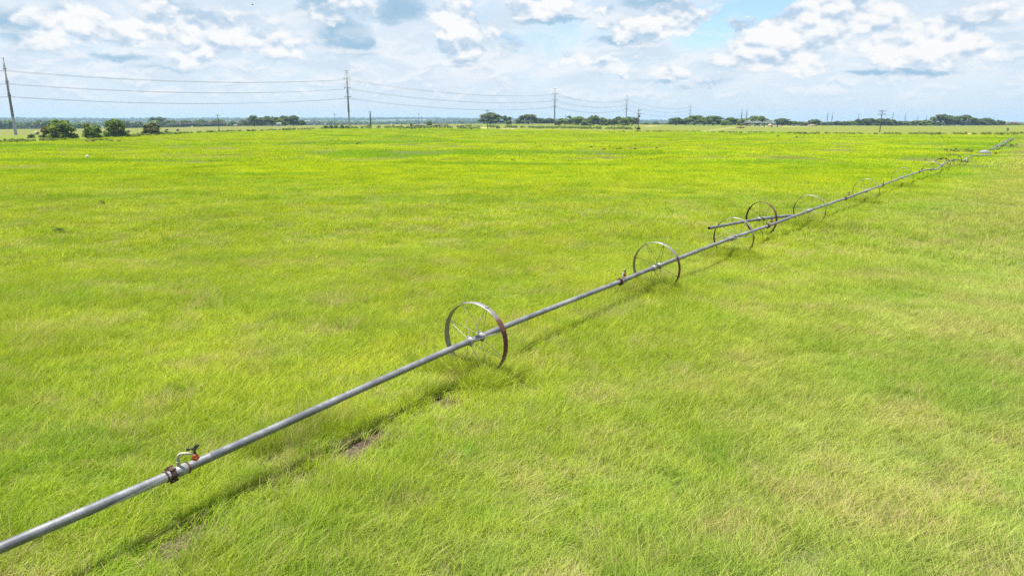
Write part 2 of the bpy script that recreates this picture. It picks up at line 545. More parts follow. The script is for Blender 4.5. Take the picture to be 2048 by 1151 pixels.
RANK = []
for _px, _py in ((951, 677), (1312.5, 533.5), (1467, 475), (1619, 421), (1732, 382), (1804.6, 355), (1522.5, 437.3)):
    _q = flat(_px, _py, .71)
    for _k in (-.5, -.15, .2, .55): RANK.append((Vector((_q.x + LINE_D.y * _k, _q.y - LINE_D.x * _k, 0)), .42))
RANK += [(flat(560, 900), .5), (flat(610, 880), .4), (flat(650, 860), .4), (flat(1240, 590), .4), (flat(1535, 440), .6)]
def rank(x, y):
    w = np.zeros_like(x)
    for p, r in RANK: w = np.maximum(w, np.exp(-((x - p.x) ** 2 + (y - p.y) ** 2) / r ** 2))
    return 1.5 * w

def make_grass(name, rmin, rmax, step, amax, seed, sources, hscale=1.0):
    X, Y, g = grass_points(rmin, rmax, step, amax, seed)
    bw = bare_w(X, Y)
    keep = g.random(len(X)) > bw * .84
    X, Y, bw = X[keep], Y[keep], bw[keep]
    n = len(X)
    flow = (fbm(X / 7, Y / 7, 3) - .5) * 3.2 + .5
    rot = np.zeros((n, 3)); rot[:, 2] = flow + g.normal(0, .35, n)
    rot[:, 0] = g.normal(0, .03, n); rot[:, 1] = g.normal(0, .03, n)
    hs = (.40 + 1.2 * fbm(X / 1.6 + 9, Y / 1.6, 4)) * (1 - .5 * bw) * (1 - .45 * bare_near(X, Y)) * hscale * (1 + rank(X, Y))
    scl = np.stack([g.uniform(.9, 1.15, n)] * 2 + [hs * g.uniform(.9, 1.1, n)], -1)
    P = np.stack([X, Y, terrain(X, Y)], -1)
    o = scatter(name, P, rot, scl, g.integers(0, len(sources), n), sources)
    print(name, n)
    return o

srcA = [blade_patch('near_sward', .32, 480, .0030, .0066, .08, .24, 3, 8, 100 + i, .42) for i in range(9)]
srcB = [blade_patch('mid_sward', 1.65, 2900, .0075, .015, .08, .25, 2, 70, 200 + i, .45) for i in range(5)]
srcC = [blade_patch('far_sward', 7.2, 9500, .026, .05, .06, .17, 2, 420, 300 + i, .6) for i in range(4)]
tag(make_grass('grass', 3.0, 27, .385, 50, 1, srcA), 'tall yellow green grass leaning in the wind along the wheel line', 'grass', None, 'stuff')
tag(make_grass('meadow_grass', 25.5, 84, 2.0, 50, 2, srcB), 'green grass of the middle of the meadow', 'grass', None, 'stuff')
tag(make_grass('distant_grass', 80, 640, 8.6, 48, 3, srcC), 'bright yellow green grass of the far meadow', 'grass', None, 'stuff')

# ------------------------------------------------------------------ leaf materials
def leaf_material(name, dark, light, warm=None):
    m, nt = material(name)
    rnd = nt.new('ShaderNodeAttribute', attribute_name='rnd').outputs['Fac']
    oi = nt.new('ShaderNodeObjectInfo').outputs['Random']
    co = nt.new('ShaderNodeTexCoord').outputs['Object']
    nz = nt.noise(nt.vmath('ADD', co, nt.scale((50., 30., 20.), oi)), .45, 2, .5)
    f = nt.math('ADD', nt.math('MULTIPLY', rnd, .5), nt.math('MULTIPLY', nz, .6))
    col = nt.mix(nt.ramp(f, .3, .8), dark, light)
    if warm: col = nt.mix(nt.math('MULTIPLY', nt.ramp(nz, .5, .66), .8), col, warm)
    col = nt.mix(nt.ramp(oi, 0, 1, 0, .3), col, nt.mix(1.0, col, (1.25, 1.12, .85), 'MULTIPLY'))
    d = nt.new('ShaderNodeBsdfDiffuse'); nt.put(d.inputs['Color'], col)
    t = nt.new('ShaderNodeBsdfTranslucent'); nt.put(t.inputs['Color'], nt.mix(1.0, col, (1.1, 1.3, .5), 'MULTIPLY'))
    mx = nt.new('ShaderNodeMixShader'); mx.inputs[0].default_value = .25
    nt.l.new(d.outputs[0], mx.inputs[1]); nt.l.new(t.outputs[0], mx.inputs[2])
    nt.l.new(mx.outputs[0], nt.out.inputs['Surface'])
    return m
LEAF_DARK = leaf_material('oak_leaves', (.050, .082, .024), (.155, .195, .056))
LEAF_MID = leaf_material('elm_leaves', (.075, .120, .024), (.205, .265, .058))
LEAF_LIGHT = leaf_material('willow_leaves', (.085, .140, .025), (.20, .26, .055))
LEAF_WARM = leaf_material('mixed_leaves', (.050, .070, .020), (.120, .140, .040), (.22, .15, .085))
WEED_MAT = leaf_material('weed_leaves', (.095, .150, .026), (.23, .28, .06))
DRYWEED_MAT = leaf_material('dry_weed_stems', (.20, .15, .07), (.34, .27, .12))
BARK = mottled('bark', (.10, .085, .065), (.17, .145, .12), 3, .9)
DEADBARK = mottled('dead_bark', (.26, .23, .21), (.40, .36, .33), 2, .9)

def leaf_cloud(lobes, n, size, seed, squash=.9):
    """n small leaf faces spread through ellipsoid lobes, most of them near the outside"""
    g = np.random.default_rng(seed)
    vol = np.array([l[3] * l[4] for l in lobes]); vol = vol / vol.sum()
    li = g.choice(len(lobes), n, p=vol)
    L = np.array(lobes)
    d = g.normal(size=(n, 3)); d /= np.linalg.norm(d, axis=1)[:, None]
    d[:, 2] = np.where(d[:, 2] < -.45, -d[:, 2] * .6, d[:, 2]); d /= np.linalg.norm(d, axis=1)[:, None]
    # sub clumps on each lobe's surface
    nz = fbm(d[:, 0] * 3 + li * 7.7 + 40, d[:, 1] * 3 + d[:, 2] * 2.3 + 40, 3)
    rr = np.clip(g.random(n) ** .35, .25, 1) * (.72 + .62 * nz)
    c = L[li, :3] + d * rr[:, None] * np.stack([L[li, 3], L[li, 3], L[li, 4]], -1)
    nrm = d + g.normal(0, .55, (n, 3)); nrm[:, 2] += .35
    nrm /= np.linalg.norm(nrm, axis=1)[:, None]
    ref = g.normal(size=(n, 3))
    a = np.cross(nrm, ref); a /= np.linalg.norm(a, axis=1)[:, None]
    b = np.cross(nrm, a)
    s = (size * g.uniform(.55, 1.35, n))[:, None]
    V = np.stack([c - a * s, c + b * s * .6, c + a * s, c - b * s * .6], 1).reshape(-1, 3)
    F = np.arange(4 * n).reshape(-1, 4)
    rnd = np.repeat(g.random(n), 4)
    return V, F, rnd

def leaf_obj(name, lobes, n, size, seed, mat, parent=None):
    V, F, rnd = leaf_cloud(lobes, n, size, seed)
    o = link(bpy.data.objects.new(name, np_mesh(name, V, F, mat, {'rnd': ('FLOAT', rnd)})))
    o.parent = parent
    return o

def trunk_mb(h, rad, seed, limbs, spread):
    g = random.Random(seed)
    mb = MB()
    top = Vector((g.uniform(-.05, .05) * h, g.uniform(-.05, .05) * h, h * .45))
    mb.tube([(0, 0, -.25), (top.x * .4, top.y * .4, h * .2), top], [rad * 1.35, rad, rad * .8], 9)
    for i in range(limbs):
        a = 2 * math.pi * i / limbs + g.uniform(-.4, .4)
        d = spread * g.uniform(.45, .8)
        e = Vector((math.cos(a) * d, math.sin(a) * d, h * g.uniform(.6, .82)))
        s = top * g.uniform(.75, 1.0)
        m = s.lerp(e, .5) + Vector((0, 0, .05 * h))
        mb.tube([s, m, e], [rad * .5, rad * .34, rad * .12], 6)
    return mb

def lobes_for(style, seed):
    """lobes of a crown 1 m tall (standing from 0) and 1 m wide"""
    g = random.Random(seed)
    L = []
    if style == 'oak':
        L.append((0, 0, .50, .30, .34))
        for i in range(15):
            a = i * 2.4 + g.uniform(-.4, .4); u = g.uniform(.0, 1.0)
            e = math.asin(u) ; rr = g.uniform(.26, .34)
            L.append((math.cos(a) * math.cos(e) * rr, math.sin(a) * math.cos(e) * rr, .46 + math.sin(e) * g.uniform(.28, .40), g.uniform(.11, .19), g.uniform(.10, .17)))
        for i in range(8):
            a = i * .8 + g.uniform(-.3, .3); d = g.uniform(.22, .33)
            L.append((math.cos(a) * d, math.sin(a) * d, g.uniform(.14, .30), g.uniform(.13, .18), g.uniform(.14, .19)))
    elif style == 'bush':
        L.append((0, 0, .40, .30, .34))
        for i in range(13):
            a = i * 2.4 + g.uniform(-.4, .4); u = g.uniform(.0, 1.0); e = math.asin(u); rr = g.uniform(.24, .34)
            L.append((math.cos(a) * math.cos(e) * rr, math.sin(a) * math.cos(e) * rr, .34 + math.sin(e) * g.uniform(.30, .48), g.uniform(.10, .18), g.uniform(.10, .18)))
        for i in range(8):
            a = i * .8 + g.uniform(-.3, .3); d = g.uniform(.2, .34)
            L.append((math.cos(a) * d, math.sin(a) * d, g.uniform(.08, .18), g.uniform(.14, .19), g.uniform(.12, .17)))
    else:                                   # loose
        for i in range(13):
            a = g.uniform(0, 2 * math.pi); d = g.uniform(.1, .4)
            L.append((math.cos(a) * d, math.sin(a) * d, g.uniform(.2, .88) - d * .25, g.uniform(.09, .17), g.uniform(.08, .15)))
    return L

PROTO = {}
def tree_proto(style, k, mat, tall):
    """a real-size tree: height 10, width 10 (scaled when placed)"""
    key = (style, k, mat.name)
    if key in PROTO: return PROTO[key]
    L = [(x * 10, y * 10, z * 10, r * 10, s * 10) for x, y, z, r, s in lobes_for(style, 40 + k)]
    V, F, rnd = leaf_cloud(L, 3600, .42, 900 + k * 13 + len(style))
    V[:, 2] -= 0
    hmax = np.percentile(V[:, 2], 99.7); wid = np.percentile(np.abs(V[:, 0]), 99) * 2
    V[:, 2] *= 10 / hmax; V[:, :2] *= 10 / wid
    crown = np_mesh('crown', V, F, mat, {'rnd': ('FLOAT', rnd)})
    trunk = trunk_mb(10, .32, 77 + k, 6, 4.4).mesh('trunk', BARK)
    PROTO[key] = (crown, trunk)
    return PROTO[key]

def place_tree(name, loc, h, w, style, k, mat, label, cat='tree', group=None, rz=None):
    crown, trunk = tree_proto(style, k, mat, h)
    root = empty(name, loc, label, cat, group, random.uniform(0, 6.28) if rz is None else rz)
    root.scale = (w / 10, w / 10, h / 10)
    for nm, me in (('trunk', trunk), ('crown', crown)):
        o = link(bpy.data.objects.new(nm, me)); o.parent = root
    return root

def tree_px(x0, x1, top, base, Y, style, k, mat, label, cat='tree', group=None, name='oak_tree'):
    c = on((x0 + x1) / 2, Y)
    t = at((x0 + x1) / 2, top, Y)
    w = (ray(x1, 245)[0] - ray(x0, 245)[0]) * Y
    h = max(t.z - c.z, 1.0)
    return place_tree(name, c, h, w * (1.14 if style == 'oak' else 1.0), style, k, mat, label, cat, group)

# ------------------------------------------------------------------ camera, sun, sky
cam = bpy.data.cameras.new('camera'); cam.lens = 36 * FPX / 2048; cam.sensor_width = 36
cam.clip_start = .1; cam.clip_end = 30000
co_ = link(bpy.data.objects.new('camera', cam))
co_.location = (0, 0, CZ); co_.rotation_euler = (R(90) - PITCH, 0, 0)
sc.camera = co_

SUN_EL, SUN_AZ = R(79), R(-70)              # azimuth clockwise from the view direction: high, from the left
sun = bpy.data.lights.new('sun', 'SUN'); sun.energy = 4.2; sun.angle = R(.55); sun.color = (1, .965, .90)
so = link(bpy.data.objects.new('sun', sun))
sd = Vector((math.sin(SUN_AZ) * math.cos(SUN_EL), math.cos(SUN_AZ) * math.cos(SUN_EL), math.sin(SUN_EL)))
so.rotation_euler = sd.to_track_quat('Z', 'Y').to_euler(); so.location = (0, 0, 60)

def sky_dir(px, py):
    """azimuth and elevation of a spot of the sky"""
    a, b = ray(px, py)
    return math.atan(a), math.atan2(b, math.hypot(a, 1))

WHITE = [(95, 48, 62, 34, 1), (165, 45, 45, 32, .9), (330, 26, 70, 40, 1), (290, 62, 60, 26, .8), (385, 110, 55, 24, .9), (440, 62, 60, 40, .8), (215, 70, 60, 30, .7),
         (560, 100, 55, 24, .8), (690, 22, 60, 28, .9), (903, 40, 50, 46, 1.1), (925, 80, 46, 28, 1), (935, 118, 46, 14, .9), (1010, 72, 26, 30, .7), (560, 40, 90, 40, .5),
         (1085, 16, 75, 20, 1), (1215, 20, 22, 16, .9), (1255, 60, 72, 20, 1), (1335, 42, 60, 30, 1), (1380, 25, 40, 30, .8), (1150, 116, 55, 20, .8), (1235, 132, 30, 20, .7), (60, 95, 70, 14, .7),
         (1350, 142, 38, 15, .9), (1266, 155, 10, 7, .8), (1480, 48, 20, 11, .6), (1520, 70, 60, 34, 1), (1480, 122, 55, 24, .95), (1590, 105, 70, 32, 1),
         (1630, 45, 80, 36, 1.1), (1720, 25, 100, 36, 1), (1790, 85, 70, 36, 1), (1880, 62, 62, 34, 1), (1990, 25, 70, 24, .8), (1960, 92, 62, 30, .8), (1840, 120, 90, 20, .7), (1620, 140, 60, 14, .6)]
DARK = [(28, 52, 66, 32, 1), (230, 116, 70, 9, .8), (448, 82, 32, 17, .8), (642, 14, 34, 22, 1), (690, 66, 56, 28, 1), (720, 95, 26, 20, .7), (800, 20, 48, 26, 1), (920, 96, 46, 6, .9),
        (1022, 86, 18, 22, .7), (1100, 38, 62, 8, 1), (1240, 82, 62, 7, .9), (1310, 6, 62, 12, .9), (1375, 165, 85, 8, .8), (1800, 147, 120, 8, 1), (1950, 48, 60, 9, .6), (1725, 58, 40, 14, .5), (940, 132, 46, 4, .6), (330, 140, 80, 5, .5)]
BLUE = [(1450, 45, 120, 40, .75), (1560, 10, 80, 20, .9), (1120, 72, 90, 26, .55), (960, 20, 30, 40, .3), (740, 20, 60, 30, .25), (1400, 60, 50, 40, .6)]

def build_world():
    w = bpy.data.worlds.new('World'); sc.world = w; w.use_nodes = True
    w.node_tree.nodes.clear()
    nt = NT(w.node_tree)
    out = nt.new('ShaderNodeOutputWorld'); bg = nt.new('ShaderNodeBackground')
    bg.inputs['Strength'].default_value = .12
    sky = nt.new('ShaderNodeTexSky', sky_type='NISHITA'); sky.sun_disc = False
    sky.sun_elevation = SUN_EL; sky.sun_rotation = SUN_AZ
    sky.altitude = 100; sky.air_density = 1.0; sky.dust_density = .6; sky.ozone_density = 1.6
    d = nt.new('ShaderNodeTexCoord').outputs['Generated']
    sep = nt.new('ShaderNodeSeparateXYZ'); nt.l.new(d, sep.inputs[0])
    az = nt.math('ARCTAN2', sep.outputs['X'], sep.outputs['Y'])
    el = nt.math('ARCSINE', sep.outputs['Z'])
    cmb = nt.new('ShaderNodeCombineXYZ'); nt.l.new(az, cmb.inputs[0]); nt.l.new(el, cmb.inputs[1])
    p = cmb.outputs[0]
    ps = nt.vmath('MULTIPLY', p, (1, 1.55, 0))                       # clouds low over the horizon are seen flattened
    # ragged outlines: bend the coordinates before asking which cloud we are in
    wn = nt.noise(ps, 15, 5, .62, out='Color', dim='2D')
    wn = nt.vmath('SUBTRACT', wn, (.5, .5, .5))
    wn = nt.vmath('MULTIPLY', wn, (.060, .034, 0))
    wn2 = nt.vmath('SUBTRACT', nt.noise(ps, 70, 4, .6, out='Color', dim='2D'), (.5, .5, .5))
    wn = nt.vmath('ADD', wn, nt.vmath('MULTIPLY', wn2, (.013, .009, 0)))
    pw = nt.vmath('ADD', p, wn)
    def masses(lst, q, pad=1.0):
        tot = None
        for px, py, rx, ry, wt in lst:
            a, e = sky_dir(px, py)
            a1, _ = sky_dir(px + rx, py); _, e1 = sky_dir(px, py - ry)
            sx, sy = 1 / (abs(a1 - a) * 1.5 * pad), 1 / (abs(e1 - e) * 1.5 * pad)
            v = nt.vmath('MULTIPLY_ADD', q, (sx, sy, 0), (-a * sx, -e * sy, 0))
            k = nt.math('SUBTRACT', 1.0, nt.vmath('DOT_PRODUCT', v, v, out=1), clamp=True)
            tot = nt.math('MULTIPLY_ADD', k, wt, 0.0 if tot is None else tot)
        return tot
    W = masses(WHITE, pw)
    D = masses(DARK, nt.vmath('ADD', p, nt.scale(wn, .8)))
    B = masses(BLUE, nt.vmath('ADD', p, nt.scale(wn, 1.2)))
    # billowing detail and its relief towards the light overhead
    def puffs(q, sc_, det, rough=.5):
        v = nt.new('ShaderNodeTexVoronoi', voronoi_dimensions='2D', feature='SMOOTH_F1')
        v.inputs['Scale'].default_value = sc_; v.inputs['Detail'].default_value = det; v.inputs['Roughness'].default_value = rough
        v.inputs['Smoothness'].default_value = .45
        nt.l.new(q, v.inputs['Vector'])
        return nt.math('SUBTRACT', .60, v.outputs['Distance'])
    pq = nt.vmath('ADD', ps, nt.scale(wn, .35))
    puff = puffs(pq, 27, 2.5)
    puff2 = puffs(nt.vmath('ADD', pq, (.0025, .012, 0)), 27, 2.5)
    big1 = puffs(pq, 10, 1.0); big2 = puffs(nt.vmath('ADD', pq, (.005, .030, 0)), 10, 1.0)
    # clouds everywhere else (overhead and behind), looser
    gen = nt.noise(nt.vmath('MULTIPLY', d, (1, 1, 1.6)), 3.4, 6, .6, .4)
    gcl = nt.math('MULTIPLY', nt.ramp(gen, .50, .60), nt.ramp(el, .17, .30))
    # small far cumulus low over the horizon
    low = nt.noise(nt.vmath('ADD', nt.vmath('MULTIPLY', p, (1, 2.4, 0)), nt.scale(wn, .4)), 20, 6, .6, .3, dim='2D')
    low2 = nt.noise(nt.vmath('ADD', nt.vmath('ADD', nt.vmath('MULTIPLY', p, (1, 2.4, 0)), nt.scale(wn, .4)), (0, .012, 0)), 20, 6, .6, .3, dim='2D')
    lowc = nt.math('MULTIPLY', nt.ramp(low, .42, .66), nt.ramp(el, .15, .07))
    lowc = nt.math('MULTIPLY', lowc, nt.ramp(el, .012, .04))
    dens = nt.math('ADD', W, nt.math('MULTIPLY_ADD', puff, .55, nt.math('MULTIPLY', big1, .35)))
    cloud = nt.math('MULTIPLY', nt.ramp(dens, .25, .72), nt.ramp(W, .0, .22))
    relief = nt.math('ADD', nt.math('MULTIPLY', nt.math('SUBTRACT', big1, big2), .55), nt.math('MULTIPLY', nt.math('SUBTRACT', puff, puff2), .75))
    lit = nt.ramp(nt.math('ADD', relief, nt.math('MULTIPLY', nt.math('SUBTRACT', W, .6), .16)), -.34, .26)
    G = 1 / .12
    def c3(r, g_, b, k=1.0): return (r * G * k, g_ * G * k, b * G * k)
    veil_hi, veil_lo = c3(*VEIL_HI), c3(*VEIL_LO)
    veil = nt.mix(nt.ramp(el, .0, .06), veil_lo, veil_hi)
    vn = nt.noise(nt.vmath('ADD', nt.vmath('MULTIPLY', p, (1, 2.0, 0)), nt.scale(wn, .5)), 8, 6, .58, dim='2D')
    vn3 = nt.noise(nt.vmath('ADD', nt.vmath('MULTIPLY', p, (1, 2.0, 0)), (3.3, 1.7, 0)), 11, 6, .6, .4, dim='2D')
    amount = nt.math('SUBTRACT', nt.ramp(vn, .3, .6, .80, .98), nt.math('MULTIPLY', B, 1.0), clamp=True)
    amount = nt.math('MULTIPLY', amount, nt.ramp(el, .30, .16, .25, 1.0))
    col = nt.mix(amount, nt.mix(1.0, sky.outputs[0], BLUE_MUL, 'MULTIPLY'), veil)
    hi = nt.math('MULTIPLY', nt.ramp(el, .03, .07), nt.math('SUBTRACT', 1.0, B, clamp=True))
    col = nt.mix(nt.math('MULTIPLY', nt.ramp(vn3, .56, .36, 0, .55), hi), col, c3(*MIDC))
    col = nt.mix(nt.math('MULTIPLY', nt.ramp(vn3, .50, .68, 0, .75), hi), col, c3(*LOWC))
    dk = nt.ramp(nt.math('MULTIPLY_ADD', puff, .25, D), .05, .90, 0, .85)
    col = nt.mix(dk, col, c3(*DARKC))
    lowlit = nt.ramp(nt.math('SUBTRACT', low, low2), -.13, .10)
    col = nt.mix(nt.math('MULTIPLY', lowc, .75), col, nt.mix(lowlit, c3(*MIDC), c3(*LOWC)))
    shade = nt.mix(lit, c3(*SHADEC), c3(*WHITEC))
    col = nt.mix(nt.math('MULTIPLY', cloud, .95), col, shade)
    col = nt.mix(gcl, col, nt.mix(nt.ramp(gen, .55, .75), c3(*WHITEC, .85), c3(*SHADEC)))
    nt.l.new(col, bg.inputs['Color']); nt.l.new(bg.outputs[0], out.inputs['Surface'])
    w.cycles.sampling_method = 'MANUAL'; w.cycles.sample_map_resolution = 512
EXPO = 1.4
_k = 2 ** -EXPO
def lin(r, g_, b): return tuple((((c / 255 + .055) / 1.055) ** 2.4) * _k for c in (r, g_, b))
VEIL_HI = lin(224, 236, 247); VEIL_LO = lin(212, 231, 245); MIDC = lin(205, 224, 240)
DARKC = lin(152, 192, 220); LOWC = lin(244, 248, 252); SHADEC = lin(186, 210, 232); WHITEC = lin(254, 254, 254)
BLUE_MUL = (.50, .56, .62)
build_world()

sc.view_settings.view_transform = 'Standard'; sc.view_settings.look = 'None'
sc.view_settings.exposure = EXPO; sc.view_settings.gamma = 1
HAZE_DENSITY = .00014
sc.render.engine = 'CYCLES'
cy = sc.cycles
cy.max_bounces = 6; cy.diffuse_bounces = 3; cy.glossy_bounces = 2; cy.transmission_bounces = 3; cy.transparent_max_bounces = 4; cy.volume_bounces = 0
cy.caustics_reflective = False; cy.caustics_refractive = False
cy.use_denoising = False; cy.denoiser = 'OPENIMAGEDENOISE'; cy.denoising_prefilter = 'ACCURATE'
cy.use_adaptive_sampling = True; cy.adaptive_threshold = .0035
# ------------------------------------------------------------------ metals and paints
PIPE = mottled('galvanised_pipe', (.20, .205, .22), (.34, .35, .37), 6, .48, .55, bump=.05)
def pipe_material():
    m, nt = material('weathered_pipe')
    co = nt.new('ShaderNodeTexCoord').outputs['Object']
    st = nt.vmath('MULTIPLY', co, (1, 1, 1))
    n1 = nt.noise(st, 2.3, 5, .65); n2 = nt.noise(st, 38, 4, .7); n3 = nt.noise(st, .6, 3, .5)
    col = nt.mix(nt.ramp(n1, .35, .65), (.13, .135, .145), (.23, .235, .245))
    col = nt.mix(nt.ramp(n2, .48, .72, 0, .6), col, (.085, .085, .09))
    col = nt.mix(nt.ramp(n3, .56, .72, 0, .7), col, (.34, .345, .35))
    principled(nt, col, nt.ramp(n1, .3, .7, .38, .55), .45, n2, .12, .004)
    return m
PIPE = pipe_material()
def rim_material(name, rust_lo, rust_hi, pale):
    m, nt = material(name)
    co = nt.new('ShaderNodeTexCoord').outputs['Object']
    oi = nt.new('ShaderNodeObjectInfo').outputs['Random']
    n1 = nt.noise(nt.vmath('ADD', co, nt.scale((9, 5, 7), oi)), 1.6, 5, .65)
    n2 = nt.noise(co, 22, 4, .7)
    sep = nt.new('ShaderNodeSeparateXYZ'); nt.l.new(co, sep.inputs[0])
    # rust has eaten the side of the wheel that stood lowest longest
    f = nt.math('ADD', n1, nt.math('MULTIPLY_ADD', sep.outputs['X'], .12, nt.math('MULTIPLY_ADD', nt.math('ABSOLUTE', sep.outputs['X']), .26, nt.math('MULTIPLY', sep.outputs['Z'], -.24))))
    f = nt.math('MULTIPLY_ADD', n2, .14, f)
    k = nt.ramp(f, rust_lo, rust_hi)
    col = nt.mix(nt.ramp(n2, .3, .7), pale, tuple(c * .72 for c in pale))
    rust = nt.mix(nt.ramp(n2, .35, .65), (.050, .018, .012), (.13, .042, .022))
    col = nt.mix(k, col, rust)
    principled(nt, col, nt.ramp(k, 0, 1, .42, .8), nt.ramp(k, 0, 1, .5, 0), n2, .2, .004)
    return m
RIM = rim_material('rusting_wheel_rim', .66, .78, (.28, .27, .235))
RIM_DARK = rim_material('dark_rusted_rim', .20, .36, (.20, .18, .15))
SPOKE = mottled('spoke_steel', (.36, .355, .33), (.22, .20, .17), 4, .5, .35, .45, .75)
SPOKE_DARK = mottled('dark_spoke_steel', (.06, .05, .04), (.16, .13, .10), 3, .6, .3)
CAST = mottled('cast_hub', (.22, .22, .22), (.40, .39, .37), 9, .5, .3)
RUST = mottled('rusted_coupler', (.034, .017, .012), (.085, .040, .027), 14, .85, 0, c3=(.03, .016, .014))
BEIGE = mottled('chalky_plastic_riser', (.28, .26, .19), (.36, .34, .26), 12, .6, 0, c3=(.13, .11, .08))
ORANGE = mottled('orange_plastic', (.42, .085, .018), (.30, .055, .015), 20, .5)
BLACKP = mottled('dark_plastic', (.018, .024, .024), (.04, .048, .046), 20, .45)
STEELPOLE = mottled('weathering_pole_steel', (.115, .115, .11), (.20, .20, .19), .35, .6, .2)
PALEBASE = mottled('pale_pole_steel', (.28, .29, .29), (.38, .385, .38), .5, .55, .25)
WOOD = mottled('weathered_pole_wood', (.055, .048, .040), (.12, .105, .088), 1.2, .9)
DARKWOOD = mottled('creosote_pole_wood', (.015, .017, .013), (.035, .038, .026), 1.0, .9)
INSUL = mottled('grey_insulator', (.20, .21, .22), (.30, .31, .32), 3, .3)
WIRE = mottled('aluminium_wire', (.15, .155, .165), (.20, .205, .215), 1, .5, .3)
CONC = mottled('concrete', (.36, .35, .33), (.46, .45, .42), 2, .9)
HAY = mottled('hay', (.36, .30, .17), (.50, .43, .27), 5, .95, c3=(.18, .14, .07))
HAYEND = mottled('hay_end', (.16, .13, .08), (.28, .23, .14), 7, .95)
WHITEP = mottled('white_paint', (.34, .35, .35), (.42, .42, .42), 1, .6)
TRUSS = mottled('galvanised_truss', (.26, .265, .27), (.38, .385, .39), 2, .5, .1)
TYRE = mottled('black_rubber', (.012, .012, .013), (.03, .03, .03), 6, .8)
EARTH = mottled('tan_earth', (.19, .145, .09), (.29, .23, .15), 1.5, .95)
RUSTM = mottled('rusty_machinery', (.16, .075, .035), (.28, .14, .06), 3, .8)
BRUSH = mottled('dark_brush_wood', (.03, .022, .018), (.10, .075, .06), 1.3, .95)
ROOF = mottled('metal_roof', (.30, .31, .33), (.42, .43, .44), .8, .4, .3)
TARP = mottled('white_tarpaulin', (.24, .25, .26), (.15, .155, .17), 4, .7)
TEAL = mottled('faded_teal_paint', (.08, .17, .19), (.14, .24, .26), 3, .6)
GLASS = mottled('dark_window', (.03, .04, .05), (.05, .06, .07), 2, .15)
WOODBOARD = mottled('pale_boards', (.30, .25, .18), (.38, .32, .24), 3, .8)

# ------------------------------------------------------------------ the wheel line
HUB = .71                    # axle height above the turf
SAGZ = .62                   # the pipe hangs lower at its couplers, half way between the wheels
PR = .056                    # pipe radius
def axle(px, py, z=HUB): return flat(px, py, z)
COUP_PX = [(343, 948), (1240, 563), (1535, 452), (1690, 397), (1764.5, 370.4), (1839, 343.6)]
WHEEL_PX = [[], [(951, 677, .0, False)], [(1312.5, 533.5, -.1, True), (1467, 474.9, .25, False)], [(1619, 421, .5, False)], [(1732, 381.8, .0, False)], [(1804.6, 355, .35, False)]]
COUP = [axle(*p, SAGZ) for p in COUP_PX]
first = axle(0, 1096.5, .66)
ends = [first + (first - COUP[0]).normalized() * 6.0 + Vector((0, 0, .03))] + COUP
d0 = (COUP[0] - ends[0]).normalized()
wl = empty('wheel_line', (COUP[0].x, COUP[0].y, 0), 'long grey wheel line irrigation pipe on rusty spoked wheels crossing the meadow', 'irrigation line')
WL0 = Vector((COUP[0].x, COUP[0].y, 0))

def frame_rot(d):
    """rotation whose local Y runs along d, local Z up"""
    y = d.normalized(); x = y.cross(Vector((0, 0, 1))).normalized(); z = x.cross(y)
    return Matrix((x, y, z)).transposed().to_euler()

def smooth_path(P, k=8):
    Q = []
    for i in range(len(P) - 1):
        p0, p1, p2, p3 = P[max(i - 1, 0)], P[i], P[i + 1], P[min(i + 2, len(P) - 1)]
        if i == 0: p0 = p1 * 2 - p2
        if i == len(P) - 2: p3 = p2 * 2 - p1
        for q in range(k):
            t = q / k
            Q.append(.5 * ((2 * p1) + (p2 - p0) * t + (2 * p0 - 5 * p1 + 4 * p2 - p3) * t * t + (3 * p1 - p0 - 3 * p2 + p3) * t ** 3))
    return Q + [P[-1]]
KNOTS = [[ends[i]] + [axle(w[0], w[1], HUB) for w in WHEEL_PX[i]] + [ends[i + 1]] for i in range(len(ends) - 1)]
for i, K in enumerate(KNOTS):
    Q = smooth_path(K, 10 if i else 16)
    s = MB().tube([q - K[0] for q in Q], PR, 18).build('pipe_section', PIPE, wl, K[0] - WL0)
    if i == 0: s['label'] = 'pipe length with a bare silver streak next to the coupler'

# bare metal where the coating has peeled beside the first coupler, and a dark clamp band
def sleeve(r, y0, y1, a0, a1, wob=0.0, n=14, m=10):
    vs, fs = [], []
    for i in range(m + 1):
        t = i / m
        for k in range(n + 1):
            u = k / n
            aa = a0 + (a1 - a0) * (u * (1 - .85 * t * wob) if wob else u)
            vs.append((r * math.sin(aa), y0 + (y1 - y0) * t + (.02 * math.sin(9 * u + 5 * t) if wob else 0), r * math.cos(aa)))
    for i in range(m):
        for k in range(n):
            q = i * (n + 1) + k
            fs.append((q, q + n + 1, q + n + 2, q + 1))
    return vs, fs
SILVER = mottled('bare_silver_metal', (.50, .50, .52), (.36, .36, .38), 8, .35, .4)
mb = MB(); mb.add(*sleeve(PR + .007, -.04, -1.35, R(172), R(52), 1.0, 12, 14), True)
mb.build('bare_patch', SILVER, wl, COUP[0] - WL0, frame_rot(d0))
mb = MB(); mb.add(*sleeve(PR + .003, .50, .68, R(8), R(66)), True)
mb.build('grey_patch', mottled('grey_tape', (.07, .08, .09), (.10, .11, .12), 8, .6), wl, COUP[0] - WL0, frame_rot(KNOTS[1][1] - KNOTS[1][0]))

